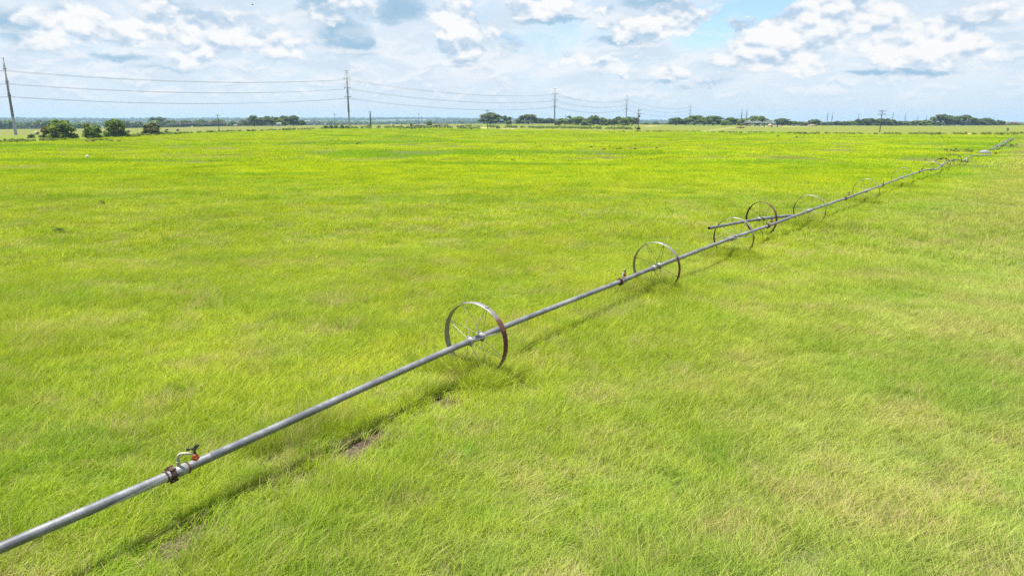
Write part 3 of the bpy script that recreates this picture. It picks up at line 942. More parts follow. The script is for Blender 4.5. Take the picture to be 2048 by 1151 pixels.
ROTY = Matrix.Rotation(-math.pi / 2, 4, 'X')       # local z -> local y
def coupler_mesh():
    mb = MB()
    ring = lambda r0, r1, y0, y1: mb.lathe([(r0, y0), (r1, y0 + .006), (r1, y1 - .006), (r0, y1)], 28, ROTY)
    ring(PR - .01, .094, -.028, .028); ring(PR - .01, .072, -.085, -.055); ring(PR - .01, .075, .19, .215)
    for k in range(8):
        a = 2 * math.pi * k / 8 + .2
        M = Matrix.Translation((math.cos(a) * .094, -.0, math.sin(a) * .094)) @ Matrix.Rotation(-a, 4, 'Y')
        mb.box((0, 0, 0), (.020, .066, .018), M)
    return mb.mesh('coupler', RUST)
def collar_mesh():
    mb = MB(); mb.lathe([(PR - .01, .026), (PR + .010, .028), (PR + .012, .19), (PR - .01, .192)], 24, ROTY)
    return mb.mesh('coupler_sleeve', CAST)
ME_COUP, ME_SLEEVE = coupler_mesh(), collar_mesh()
mb = MB()
arc = [(0, 0, .04), (0, 0, .17)] + [(.055 - .055 * math.cos(t), 0, .17 + .055 * math.sin(t)) for t in (.3, .65, 1.0, 1.35, 1.57)] + [(.16, 0, .222), (.185, 0, .205)]
mb.tube(arc, [.022, .017] + [.017] * 5 + [.015, .013], 12)
mb.lathe([(.018, .10), (.0225, .102), (.0225, .125), (.018, .127)], 12)
ME_RISER = mb.mesh('riser', BEIGE)
mb = MB()
mb.lathe([(0, .125), (.024, .127), (.036, .14), (.038, .17), (.03, .188), (.032, .20), (.018, .212), (0, .213)], 16, Matrix.Translation((.20, 0, 0)))
for k in range(4):
    a = k * math.pi / 2 + .5
    mb.box((.20 + math.cos(a) * .034, math.sin(a) * .034, .157), (.02, .02, .03))
ME_LEVEL = mb.mesh('leveller', ORANGE)
mb = MB()
mb.tube([(.20, 0, .205), (.20, 0, .30)], [.016, .013], 10)
mb.tube([(.17, .01, .262), (.205, 0, .272), (.262, -.012, .332)], [.012, .017, .010], 10)
mb.tube([(.20, 0, .285), (.13, .01, .268)], [.012, .008], 8)
mb.box((.122, .012, .266), (.035, .018, .03)); mb.box((.222, -.002, .305), (.055, .016, .03), Matrix.Rotation(-.75, 4, 'Y'))
ME_HEAD = mb.mesh('nozzle', BLACKP)

def part(nm, me, parent, loc=(0, 0, 0), rot=(0, 0, 0)):
    o = link(bpy.data.objects.new(nm, me)); o.parent = parent; o.location = loc; o.rotation_euler = rot
    return o
def add_coupler(root, org, p, d, turn, tilt=0.0):
    r = frame_rot(d)
    c = part('coupler', ME_COUP, root, p - org, r)
    part('sleeve', ME_SLEEVE, c)
    s = part('sprinkler', ME_RISER, root, p - org + d.normalized() * .10, (0, tilt, turn))
    part('leveller', ME_LEVEL, s); part('nozzle', ME_HEAD, s)

NSP = 8
def wheel_meshes():
    Rr, W, n = .71, .068, 72
    prof = [(Rr - .004, -W), (Rr + .002, -W * .5), (Rr + .004, 0), (Rr + .002, W * .5), (Rr - .004, W), (Rr - .011, W), (Rr - .007, W * .5), (Rr - .004, 0), (Rr - .007, -W * .5), (Rr - .011, -W)]
    def rim(mat):
        mb = MB(); mb.lathe(prof, n, ROTY, True)
        for k in range(NSP):
            a = 2 * math.pi * (k + .5) / NSP
            M = Matrix.Rotation(-a, 4, 'Y') @ Matrix.Translation((Rr + .008, 0, 0))
            mb.box((0, 0, 0), (.016, .10, .045), M)
        return mb.mesh('rim', mat)
    def spoke(side, mat):
        mb = MB()
        a = 2 * math.pi * .5 / NSP
        mb.tube([(.058 * math.cos(a - .3), side * .17, .058 * math.sin(a - .3)), ((Rr - .012) * math.cos(a), side * .018, (Rr - .012) * math.sin(a))], .0052, 6)
        return mb.mesh('spoke', mat)
    mb = MB()
    mb.lathe([(PR - .01, -.035), (PR + .022, -.033), (PR + .022, .033), (PR - .01, .035)], 24, ROTY)
    for k in range(4):
        a = k * math.pi / 2 + .4
        mb.box((math.cos(a) * (PR + .03), 0, math.sin(a) * (PR + .03)), (.035, .05, .035))
    hub = mb.mesh('hub', CAST)
    return rim, spoke, hub
_rim, _spoke, ME_HUB = wheel_meshes()
ME_RIM, ME_RIMD = _rim(RIM), _rim(RIM_DARK)
SPK = {False: (_spoke(-1, SPOKE), _spoke(1, SPOKE)), True: (_spoke(-1, SPOKE_DARK), _spoke(1, SPOKE_DARK))}
def add_wheel(root, org, p, d, spin, dark=False, lean=0.0, darkspoke=None):
    r = frame_rot(d)
    M = r.to_matrix().to_4x4() @ Matrix.Rotation(lean, 4, 'X') @ Matrix.Rotation(spin, 4, 'Y')
    w = part('wheel', ME_RIMD if dark else ME_RIM, root, p - org, M.to_euler())
    for side in (-1, 1):
        part('hub', ME_HUB, w, (0, side * .175, 0))
        for k in range(NSP):
            part('spoke', SPK[dark if darkspoke is None else darkspoke][0 if side < 0 else 1], w, (0, 0, 0), (0, -2 * math.pi * k / NSP, 0))
    return w

turns = [.15, 1.1, .6, .2, .9, .4]
for i, p in enumerate(COUP):
    d = (ends[i + 1] - ends[i]) if i < 1 else (COUP[min(i + 1, len(COUP) - 1)] - COUP[i - 1])
    add_coupler(wl, WL0, p, (KNOTS[1][1] - ends[0]) if i == 0 else d, turns[i], [0, .25, .1, -.1, .2, .1][i])
for i, K in enumerate(KNOTS):
    for k, (px, py, spin, ds) in enumerate(WHEEL_PX[i]):
        add_wheel(wl, WL0, K[k + 1], K[k + 2] - K[k], spin, False, 0, ds)

# second, unhitched pipe lying across, with its own dark wheel
a, h, b = axle(1418, 456), axle(1522.5, 437.3), axle(1586, 430.6)
loose = empty('loose_pipe', (h.x, h.y, 0), 'short grey pipe with an open end and one dark wheel beside the wheel line', 'irrigation pipe')
o0 = Vector((h.x, h.y, 0))
mb = MB(); L1 = (b - a).length
pts = [q - a for q in smooth_path([a, h, b], 10)]
mb.tube(pts, .060, 18, False)
mb.tube(pts, .050, 18, False)
RB = frame_rot(h - a).to_matrix().to_4x4()
mb.lathe([(.050, 0), (.0605, 0)], 18, RB @ ROTY)
mb.lathe([(0, .25), (.05, .25)], 18, RB @ ROTY)
mb.build('pipe_section', PIPE, loose, a - o0)
add_wheel(loose, o0, h, b - a, .2, True, 0, None)

# far end: the line has buckled and lies bent in the grass
def bent(name, pix, rad, label, mat, group=None, cat='irrigation pipe', wheels=()):
    P = [flat(px, py, z) for px, py, z in pix]
    org = Vector((P[0].x, P[0].y, 0))
    r = empty(name, org, label, cat, group)
    # round the corners
    Q = []
    for i in range(len(P) - 1):
        p0, p1, p2, p3 = P[max(i - 1, 0)], P[i], P[i + 1], P[min(i + 2, len(P) - 1)]
        for k in range(6):
            t = k / 6
            Q.append(.5 * ((2 * p1) + (p2 - p0) * t + (2 * p0 - 5 * p1 + 4 * p2 - p3) * t * t + (3 * p1 - p0 - 3 * p2 + p3) * t ** 3))
    Q.append(P[-1])
    MB().tube([q - org for q in Q], rad, 12).build('pipe_section', mat, r)
    for (px, py, z, lean, spin, dk) in wheels:
        p = flat(px, py, z)
        j = min(range(len(Q)), key=lambda q: (Q[q] - p).length)
        d = Q[min(j + 1, len(Q) - 1)] - Q[max(j - 1, 0)]
        add_wheel(r, org, Q[j], d, spin, dk, lean)
    return r
bent('buckled_pipe', [(1839.6, 343.4, .73), (1855, 339.2, .70), (1872.5, 338.4, .55), (1884, 330, .62), (1896, 322.6, .72), (1906, 320.2, .72), (1917, 320, .66), (1930, 320.4, .5), (1936, 314.5, .5), (1943, 311.4, .5), (1958, 310.6, .45)], .06,
     'bent and buckled grey pipe zigzagging at the end of the wheel line', PIPE,
     wheels=[(1862, 338.6, .65, .25, .3, False), (1884, 330, .62, -.5, .8, True), (1906, 320, .72, .5, .3, True), (1926, 320, .5, -.3, 1.2, False)])
far_pipes = [([(1984, 299, .35), (1994, 295, .55), (1997, 290.5, .9), (2004, 285, .6), (2016, 279.5, .45), (2031, 273.9, .35)], 'fallen pipe kinked upward behind the white tarpaulin, running to the field edge'),
             ([(1978, 299.5, .25), (1988, 294.5, .5), (2000, 287.5, .3), (2013, 282, .5), (2024, 277.5, .3)], 'fallen pipe lying left of the kinked pipe behind the white tarpaulin'),
             ([(1992, 297, .2), (2003, 289.5, .5), (2009, 286.5, .35), (2019, 280.5, .5), (2028, 276, .3)], 'fallen pipe lying right of the kinked pipe near the far field edge'),
             ([(1960, 310.5, .3), (1972, 310.8, .35), (1981, 309, .3)], 'short fallen pipe in the weeds in front of the white tarpaulin')]
for pix, lab in far_pipes:
    bent('fallen_pipe', pix, .06, lab, PIPE, 'collapsed irrigation pipes at the far end')
# tarpaulin bundle over the pump
def lumpy(name, loc, size, seed, mat, label, cat, group=None, amp=.25):
    bm = bmesh.new(); bmesh.ops.create_icosphere(bm, subdivisions=4, radius=1)
    for v in bm.verts:
        c = v.co
        n = float(fbm(np.array([c.x * 1.7 + seed * 3 + 20]), np.array([c.y * 1.7 + c.z * 1.3 + seed + 20]), 3)[0]) - .5
        n2 = float(fbm(np.array([c.x * 6 + seed + 50]), np.array([c.y * 6 + c.z * 5 + 50]), 2)[0]) - .5
        v.co = c * (1 + amp * 1.6 * n + amp * .5 * n2)
        v.co.z = max(v.co.z, -.25)
        v.co = Vector((v.co.x * size[0], v.co.y * size[1], v.co.z * size[2]))
    me = bpy.data.meshes.new(name); bm.to_mesh(me); bm.free()
    for p in me.polygons: p.use_smooth = True
    me.materials.append(mat)
    o = link(bpy.data.objects.new(name, me)); o.location = loc
    return tag(o, label, cat, group)
p = flat(1969, 308.5); lumpy('tarpaulin', (p.x, p.y, .15), (.8, .65, .42), 3, TARP, 'crumpled white tarpaulin heap in brown weeds at the end of the pipe', 'tarpaulin')
p = flat(175, 318.5); lumpy('white_rock', (p.x, p.y, .25), (.24, .2, .28), 5, CONC, 'small white rock lying in the grass below the left bushes', 'rock')
p = flat(2014.5, 264.5, .1)
bx = empty('control_box', (p.x, p.y, tz(p.x, p.y)), 'small teal control box on a post at the right field edge', 'control box')
k = p.y / 1404
mb = MB(); mb.tube([(0, 0, -.1), (0, 0, .7)], .06, 8); mb.build('post', WOOD, bx)
mb = MB(); mb.box((0, 0, 1.2), (3.0 * k, .4, 5 * k)); mb.box((0, 0, 1.2 + 2.5 * k + .04), (3.4 * k, .5, .07)); mb.box((0, -.215, 1.2), (2.2 * k, .03, 3.8 * k)); mb.build('cabinet', TEAL, bx)

# ------------------------------------------------------------------ the transmission line
TP_H = 36.0
def lattice_pole(loc, rz, label, one_side=False, faint=False, group='steel transmission poles', h=TP_H):
    r = empty('transmission_pole', loc, label, 'transmission pole', group, rz)
    s = h / 36; f = 2.3 if faint else 1.0
    MB().lathe([(.72 * f, -1), (.70 * f, 0), (.60 * f, 9)], 12).build('pole_base', PALEBASE, r)
    MB().lathe([(.60 * f, 9), (.64 * f, 9.02), (.63 * f, 10), (.52 * f, 17.5), (.56 * f, 17.55), (.55 * f, 18.3), (.27 * f, h), (0, h)], 12).build('shaft', STEELPOLE, r)
    MB().tube([(-1.9, 0, h - .15), (1.9, 0, h - .15)], .16, 6).build('top_bar', STEELPOLE, r)
    for z in (31.0, 25.0, 19.0):
        z *= s
        for sx in ((1,) if one_side else (-1, 1)):
            mb = MB(); mb.tube([(0, 0, z), (sx * 3.4, 0, z + .1)], [.26, .16], 8); mb.build('crossarm', STEELPOLE, r)
            mb = MB(); mb.tube([(sx * 3.3, 0, z), (sx * .35, 0, z + 4.4)], .085, 6); mb.build('stay', INSUL, r)
            mb = MB(); mb.lathe([(.04, 0), (.11, -.1), (.05, -.2), (.11, -.3), (.05, -.4), (.11, -.5), (.05, -.6), (.11, -.7), (.04, -.9)], 8, Matrix.Translation((sx * 3.4, 0, z + .05))); mb.build('insulator', INSUL, r)
    return r
def top_at(px, py, Y):               # where a pole of full height must stand so that its tip is there
    q = at(px, py, Y); return Vector((q.x, q.y, q.z - TP_H))
TP = [('leftmost steel transmission pole, tall and close behind the bushes', Vector((*at(32, 270.5, 342).xy, at(32, 270.5, 342).z))),
      ('tall steel transmission pole beside the short dark wooden pole', at(699, 251.9, 477)),
      ('steel transmission pole rising between the round oaks and the tree row', top_at(1110, 177, 702)),
      ('steel transmission pole just left of the transformer pole', top_at(1254, 191.5, 945)),
      ('steel transmission pole above the big oak clump right of the gap', top_at(1381, 207.5, 1260)),
      ('left one of the slim pole pair near the pivot sprinkler', top_at(1484, 217, 1800)),
      ('right one of the slim pole pair near the pivot sprinkler', top_at(1494, 217, 1810)),
      ('left one of the far pole pair left of the wooden crossarm pole', top_at(1656, 223.3, 2300)),
      ('right one of the far pole pair left of the wooden crossarm pole', top_at(1665.5, 223.6, 2310)),
      ('single far grey pole between the pole pair and the wooden crossarm pole', top_at(1718, 226, 2550)),
      ('pale far pole first right of the wooden crossarm pole', top_at(1787, 224.5, 2400)),
      ('pale far pole second right of the wooden crossarm pole', top_at(1812, 225.5, 2450)),
      ('pale far pole third right of the wooden crossarm pole', top_at(1836, 230.3, 3000)),
      ('pale far pole just left of the biggest right-hand oak', top_at(1853.6, 229.8, 3000)),
      ('tiny far pole above the last trees at the right', top_at(1989, 234.3, 3600))]
for i, (lab, q) in enumerate(TP):
    nxt = TP[min(i + 1, 4)][1]; prv = TP[max(min(i, 4) - 1, 0)][1]
    dv = (nxt - prv); az = math.atan2(dv.y, dv.x) - math.pi / 2
    TP[i] = (lab, q, az if i < 5 else -.35)
    lattice_pole(q, TP[i][2], lab, i in (5, 6), i > 4)
def wire_pts(A, B, sag, n=28):
    return [A.lerp(B, k / n) - Vector((0, 0, 4 * sag * (k / n) * (1 - k / n))) for k in range(n + 1)]
def arm_tip(i, z, s):
    lab, q, az = TP[i]
    return q + Vector((math.cos(az) * 3.4 * s, math.sin(az) * 3.4 * s, z - .9))
lvl = {31.0: 'topmost', 25.0: 'middle', 19.0: 'lowest'}
spans = ['between leftmost pole and tall pole by the ivy pole', 'between tall pole by the ivy pole and pole at the oaks',
         'from pole at the oaks to pole near the transformer', 'from pole near the transformer to pole above oak clump']
off = TP[0][1] - (TP[1][1] - TP[0][1]) * 1.1
for i in range(-1, 5):
    for z in (31.0, 25.0, 19.0):
        for s in (-1, 1):
            if i < 0:
                dv = (TP[1][1] - TP[0][1]).normalized(); pr = Vector((dv.y, -dv.x, 0))
                A, B = off + pr * (3.4 * s) + Vector((0, 0, z - .9)), arm_tip(0, z, s)
                lab = lvl[z] + ' power wire running off the left edge from the leftmost steel pole'
            elif i < 4:
                A, B = arm_tip(i, z, s), arm_tip(i + 1, z, s)
                lab = lvl[z] + ' power wire ' + spans[i]
            else:
                if s < 0: continue
                A, B = arm_tip(4, z, s), TP[6][1] + Vector((2.8, -1.2, z - .9))
                lab = lvl[z] + ' power wire from the pole above the oak clump to the slim pole pair'
            P = wire_pts(A, B, (B - A).length * .0175)
            o = MB().tube(P, (.06 if i < 2 else .085), 5, False).build('power_wire', WIRE)
            tag(o, lab, 'power line', 'transmission line wires')

# ------------------------------------------------------------------ wooden utility poles
def utility_pole(px, top, base, h, label, style='cross', mat=None, Y=None, group='wooden utility poles', rz=0.0):
    mat = mat or WOOD
    Y = Y or h * 1404 / (base - top)
    c = on(px, Y)
    t = at(px, top, Y)
    H = t.z - c.z
    r = empty('utility_pole', c, label, 'utility pole', group, rz)
    if style == 'ivy':
        MB().lathe([(.30, -.3), (.24, H * .5), (.14, H)], 10).build('pole', mat, r)
        leaf_obj('ivy', [(0, 0, z, .55 - .02 * z, .8) for z in np.linspace(.8, H * .86, 9)], 1100, .17, 321, LEAF_DARK, r)
        MB().box((0, 0, H - .35), (3.0, .14, .16)).build('crossarm', mat, r)
    else:
        MB().lathe([(.19, -.3), (.17, H * .5), (.12, H), (0, H)], 10).build('pole', mat, r)
        arms = {'cross': [(H - 1.0, 2.6)], 'double': [(H - .55, 2.6), (H - 1.75, 3.2)], 'transformer': [(H - .8, 2.2), (H - 2.3, 2.6)], 'plain': [(H - .5, 1.3)], 'tee': [(H - .9, 3.0)]}[style]
        for z, w in arms:
            arm = MB().box((0, -.16, z), (w, .13, .16)).build('crossarm', mat, r)
            mb = MB()
            for sx in (-.46, -.28, .28, .46):
                mb.lathe([(.03, 0), (.075, .06), (.05, .14), (.07, .2), (0, .26)], 8, Matrix.Translation((sx * w, -.16, z + .085)))
            mb.build('insulators', INSUL, arm)
            mb = MB()
            for sx in (-1, 1): mb.tube([(sx * w * .3, -.22, z - .04), (sx * .05, -.14, z - .75)], .03, 6)
            mb.build('brace', mat, arm)
        if style == 'transformer':
            mb = MB()
            for sx in (-.45, .45):
                mb.lathe([(0, H - 4.0), (.3, H - 3.98), (.32, H - 3.0), (.24, H - 2.9), (0, H - 2.88)], 14, Matrix.Translation((sx, -.25, 0)))
            mb.build('transformer', INSUL, r)
    return r
utility_pole(437, 227.5, 261.5, 10, 'thin wooden utility pole left of the bare dead tree', 'tee')
utility_pole(670.5, 226.5, 248, 10, 'small wooden crossarm pole left of the tall steel pole', 'double', Y=680)
utility_pole(741.5, 222.5, 252.8, 10, 'short thick dark pole wrapped in ivy right of the tall steel pole', 'ivy', DARKWOOD)
utility_pole(838, 226.5, 248.5, 10, 'faint far pole behind the dark brush piles', 'plain', Y=640)
utility_pole(975, 218.5, 257.5, 11, 'thin wooden pole in front of the round oak', 'tee')
utility_pole(1276.5, 217.5, 261.5, 10.5, 'wooden pole with double arms and grey transformer cans', 'transformer', rz=.5)
utility_pole(1761, 219.5, 267.2, 9.6, 'wooden pole with two wide crossarms standing at the right weed strip', 'double')
utility_pole(1130.5, 231, 248, 10, 'short far pole peeking above the tree row', 'plain', Y=780)
utility_pole(100, 239.5, 255, 10, 'dark far pole between the leftmost bush and the hazy oak', 'plain', DARKWOOD, Y=760)
utility_pole(917, 233.5, 247, 10, 'faint far pole left of the round oak', 'plain', Y=900)

# electrical box on legs by the transformer pole
c = on(1277.5, 318)
eb = empty('electrical_box', c, 'dark electrical box on legs at the foot of the transformer pole', 'electrical box')
k = 318 / 1404
mb = MB(); mb.box((0, 0, 4.2 * k), (6 * k, .5, 3.2 * k)); mb.box((-.9 * k, -.28, 4.2 * k), (2.2 * k, .04, 2.6 * k)); mb.build('cabinet', BRUSH, eb)
for sx in (-2.6, 2.4): MB().box((sx * k, 0, 1.2 * k), (.12, .12, 2.6 * k)).build('leg', DARKWOOD, eb)

# ------------------------------------------------------------------ hay bales
mb = MB(); mb.lathe([(.60, -.62), (.74, -.60), (.75, 0), (.74, .60), (.60, .62)], 28, ROTY)
ME_BALE = mb.mesh('roll', HAY)
mb = MB()
for s in (-1, 1): mb.lathe([(0, s * .628), (.3, s * .632), (.62, s * .625)], 24, ROTY)
ME_BEND = mb.mesh('bale_end', HAYEND)
def bale(px, py, Y, rz, label, sc_=1.0):
    c = on(px, Y); c.z += .70 * sc_
    r = empty('hay_bale', c, label, 'hay bale', 'round hay bales in the left pasture', rz); r.scale = (sc_,) * 3
    part('roll', ME_BALE, r); part('bale_end', ME_BEND, r)
bale(71, 268, 345, 1.2, 'hay bale between the leftmost steel pole and the biggest bush', 1.15)
bale(198.5, 268, 345, .5, 'hay bale half hidden at the right side of the middle bush', 1.2)
bale(206, 265.5, 385, .9, 'dark hay bale touching the left edge of the third bush', 1.1)
bale(255, 265, 370, .5, 'hay bale just right of the third bush', 1.2)
bale(354, 262.4, 420, .5, 'lone hay bale in the open pasture right of the reddish bush', 1.2)

# ------------------------------------------------------------------ trees and bushes
G1 = 'bushes along the left edge of the meadow'
tree_px(81, 112, 251, 276.5, 182, 'bush', 1, LEAF_WARM, 'low leafy bush joined to the left side of the biggest bush', 'bush', G1, 'bush')
tree_px(95, 147, 240.5, 278.5, 178, 'bush', 0, LEAF_MID, 'biggest dark green bush, first from the leftmost steel pole', 'bush', G1, 'bush')
tree_px(166, 199, 247, 277, 180, 'bush', 2, LEAF_MID, 'smaller rounded bush between the two biggest bushes', 'bush', G1, 'bush')
tree_px(208, 250, 238.5, 273, 192, 'bush', 3, LEAF_MID, 'large bush with yellowish top beside the hay bales', 'bush', G1, 'bush')
tree_px(284, 321, 245.5, 268, 225, 'bush', 4, LEAF_WARM, 'reddish brown tinged bush standing apart on the right', 'bush', G1, 'bush')
tree_px(52, 66, 268, 277, 190, 'bush', 5, LEAF_MID, 'small dark bush at the foot of the leftmost steel pole', 'bush', G1, 'bush')
tree_px(327, 335, 258, 266, 260, 'loose', 1, LEAF_MID, 'tiny wispy bush right of the reddish bush', 'bush', G1, 'bush')

def row(lst, phrase, group, Y, name='oak_tree'):
    words = ['first', 'second', 'third', 'fourth', 'fifth', 'sixth', 'seventh', 'eighth', 'ninth', 'tenth', 'eleventh', 'twelfth', 'thirteenth', 'fourteenth', 'fifteenth', 'sixteenth', 'seventeenth']
    for i, t in enumerate(lst):
        x0, x1, top, base, style, k, mat = t[:7]
        look = {'oak': 'rounded', 'bush': 'low bushy', 'loose': 'open crowned'}[style]
        col = {LEAF_DARK: 'dark', LEAF_MID: 'mid green', LEAF_LIGHT: 'light green', LEAF_WARM: 'brownish green'}[mat]
        y = t[7] if len(t) > 7 else Y
        tree_px(x0, x1, top, base, y, style, k, mat, '%s %s tree, %s from left %s' % (col, look, words[i], phrase), 'tree', group, name)
D, M_, L_, W_ = LEAF_DARK, LEAF_MID, LEAF_LIGHT, LEAF_WARM
row([(72, 92, 240.5, 252, 'oak', 0, D, 820), (326, 357, 240.5, 251, 'oak', 1, D, 760), (359, 387, 240, 251, 'oak', 2, D, 760), (390, 417, 239.5, 251, 'oak', 3, D, 760), (420, 450, 239, 250, 'oak', 0, D, 760),
     (461, 473, 242.5, 252, 'bush', 1, D, 700), (486, 499, 241, 252.5, 'bush', 2, D, 700)], 'of those left of the oak grove', 'far trees left of the oak grove', 760)
row([(497, 519, 231, 253, 'oak', 1, D), (515, 532, 235, 253, 'oak', 4, D, 630), (530, 559, 232.5, 253, 'oak', 2, D), (553, 568, 237, 252.5, 'oak', 3, M_, 610), (559, 582, 231.5, 252.5, 'oak', 0, D, 635),
     (576, 598, 230.8, 252, 'oak', 5, D, 630), (592, 613, 240, 252, 'bush', 3, D, 660)], 'in the grove with the white shed', 'oak grove around the white shed', 620)
row([(961, 1001, 225.3, 248, 'oak', 3, D), (1002, 1027, 231.5, 247.5, 'loose', 2, D), (1012, 1023, 240, 248.5, 'bush', 4, M_, 600), (1030, 1048, 236, 248, 'bush', 1, M_), (1040, 1073, 229, 248, 'oak', 5, D),
     (1070, 1091, 236.2, 247.5, 'oak', 1, D, 690), (1089, 1110, 236, 247.5, 'oak', 4, D, 690)], 'left of the third steel pole', 'trees left of the third steel pole', 640)
row([(1108, 1122, 240.5, 249, 'bush', 2, D), (1118, 1142, 236.5, 250.5, 'oak', 2, M_), (1133, 1147, 231.5, 249, 'loose', 3, D, 620), (1143, 1169, 233, 251, 'oak', 5, M_), (1162, 1184, 237, 252, 'bush', 0, M_, 580), (1176, 1199, 230.8, 251, 'oak', 0, D),
     (1194, 1215, 235.2, 251.5, 'oak', 3, M_), (1211, 1224, 238, 251, 'bush', 5, M_), (1220, 1236, 237, 251.5, 'oak', 4, D), (1228, 1246, 233.5, 250, 'oak', 1, D, 620), (1236, 1260, 235.3, 252, 'bush', 3, M_, 585), (1252, 1276, 233.6, 251.5, 'oak', 2, D)],
    'in the row left of the transformer pole', 'tree row between third steel pole and transformer pole', 600)
row([(1284, 1298, 246, 252, 'bush', 1, M_, 680), (1304, 1320, 243, 250, 'bush', 2, D, 900), (1326, 1340, 246, 250, 'bush', 4, M_, 760)], 'in the gap right of the transformer pole', 'low trees in the gap', 760)
row([(1338, 1366, 235, 250.5, 'oak', 0, D), (1357, 1383, 238, 250.5, 'oak', 4, D), (1370, 1409, 231, 251, 'oak', 1, M_), (1395, 1422, 236.5, 251, 'oak', 2, D, 630), (1408, 1444, 231.8, 251, 'oak', 5, D), (1439, 1464, 241, 252, 'bush', 3, L_, 615),
     (1447, 1478, 234.8, 250.5, 'oak', 3, D, 660), (1473, 1499, 237, 250.5, 'bush', 0, M_), (1496, 1533, 231.8, 250.5, 'oak', 1, M_, 660), (1530, 1545, 240, 250, 'bush', 5, D, 700), (1549, 1580, 236.6, 252, 'oak', 4, D, 630), (1577, 1596, 242, 252, 'bush', 1, M_, 650), (1594, 1622, 244, 252, 'bush', 2, W_, 650), (1617, 1640, 238.5, 251, 'oak', 0, D)],
    'in the clump around the pivot sprinkler', 'oak clump around the pivot sprinkler', 640)
row([(1640, 1668, 244, 251.5, 'bush', 3, D), (1664, 1683, 242, 251.5, 'oak', 2, D), (1680, 1694, 242, 251.5, 'bush', 4, M_), (1689, 1712, 241.8, 251.5, 'oak', 5, M_), (1708, 1724, 237.8, 251.5, 'oak', 3, D), (1720, 1749, 236.6, 251.5, 'oak', 1, D), (1745, 1785, 237, 251.5, 'oak', 0, D),
     (1782, 1812, 242, 251.5, 'oak', 4, D), (1809, 1827, 242.2, 251.5, 'oak', 2, D, 720), (1822, 1843, 240.8, 251.5, 'oak', 5, M_), (1838, 1864, 240, 251.5, 'oak', 3, M_)],
    'in the row behind the crossarm pole', 'low tree row at the right', 680)
row([(1864, 1897, 229, 251.5, 'oak', 1, D), (1886, 1908, 231, 251.5, 'oak', 4, D), (1903, 1917, 234.5, 251, 'oak', 2, D, 700), (1909, 1945, 230, 251.5, 'oak', 0, D), (1945, 1969, 237.6, 250.5, 'oak', 3, D), (1961, 1980, 235.8, 250, 'oak', 5, D, 690), (1974, 1989, 239, 250, 'bush', 1, D), (1986, 2002, 240, 249.5, 'bush', 4, D), (1999, 2010, 241, 249, 'bush', 2, D)],
    'in the far right tall row', 'tall tree row at the far right', 680)
tree_px(852, 866, 242, 252.6, 520, 'bush', 3, LEAF_MID, 'round green bush standing among the dark brush piles', 'bush', 'bushes near the tall steel pole', 'bush')
for i, (x0, x1, top) in enumerate([(646, 657, 250.5), (658, 666, 250), (667, 676, 249.5), (679, 688, 250), (689, 699, 251)]):
    tree_px(x0, x1, top, 255.5, 400, 'bush', i, LEAF_DARK if i % 2 else LEAF_MID,
            'low dark bush at the meadow edge, %s left of the tall steel pole' % ['fifth', 'fourth', 'third', 'second', 'nearest'][i], 'bush', 'bushes near the tall steel pole', 'bush')

# bare dead tree
c = on(478.5, 690); t = at(478.5, 234.5, 690); H = t.z - c.z
dt = empty('dead_tree', c, 'bare pale dead tree without leaves left of the oak grove', 'tree')
g = random.Random(5); mb = MB()
mb.tube([(0, 0, -.2), (.1, 0, H * .3), (0, .1, H * .55)], [.42, .36, .28], 8)
mb.build('trunk', DEADBARK, dt)
mb = MB()
for i in range(16):
    a = g.uniform(0, 6.28); e = g.uniform(.25, 1.1); z0 = H * g.uniform(.3, .55); L = H * g.uniform(.3, .5)
    p0 = Vector((0, 0, z0)); p1 = p0 + Vector((math.cos(a) * math.cos(e), math.sin(a) * math.cos(e), math.sin(e))) * L
    mb.tube([p0, p0.lerp(p1, .5) + Vector((g.uniform(-.3, .3), 0, g.uniform(0, .5))), p1], [.2, .14, .05], 6)
    for k in range(3):
        q = p0.lerp(p1, g.uniform(.4, .9)); mb.tube([q, q + Vector((g.uniform(-1, 1), g.uniform(-1, 1), g.uniform(.2, 1.2))) * 1.4], [.09, .03], 5)
mb.build('branches', DEADBARK, dt)
leaf_obj('scrub', [(-1.5, 0, 1.2, 1.8, 1.3), (2.2, 0, 1.4, 1.9, 1.6)], 700, .35, 71, LEAF_DARK, dt)

# tan brush heap at the far right
c = on(2027, 640)
bh = empty('brush_heap', c, 'reddish tan heap of dead branches at the far right', 'brush heap')
w = 20 * 640 / 1404
leaf_obj('dead_branches', [(-w * .5, 0, .9, w * .4, 1.5), (0, 0, 1.3, w * .5, 2.0), (w * .5, 0, .8, w * .42, 1.4)], 1800, .3, 81, leaf_material('dead_leaves', (.10, .07, .045), (.28, .19, .13)), bh)
leaf_obj('green_growth', [(-w * .3, -1.5, .5, w * .5, .8), (w * .5, -1.5, .5, w * .5, .8)], 600, .28, 82, LEAF_MID, bh)

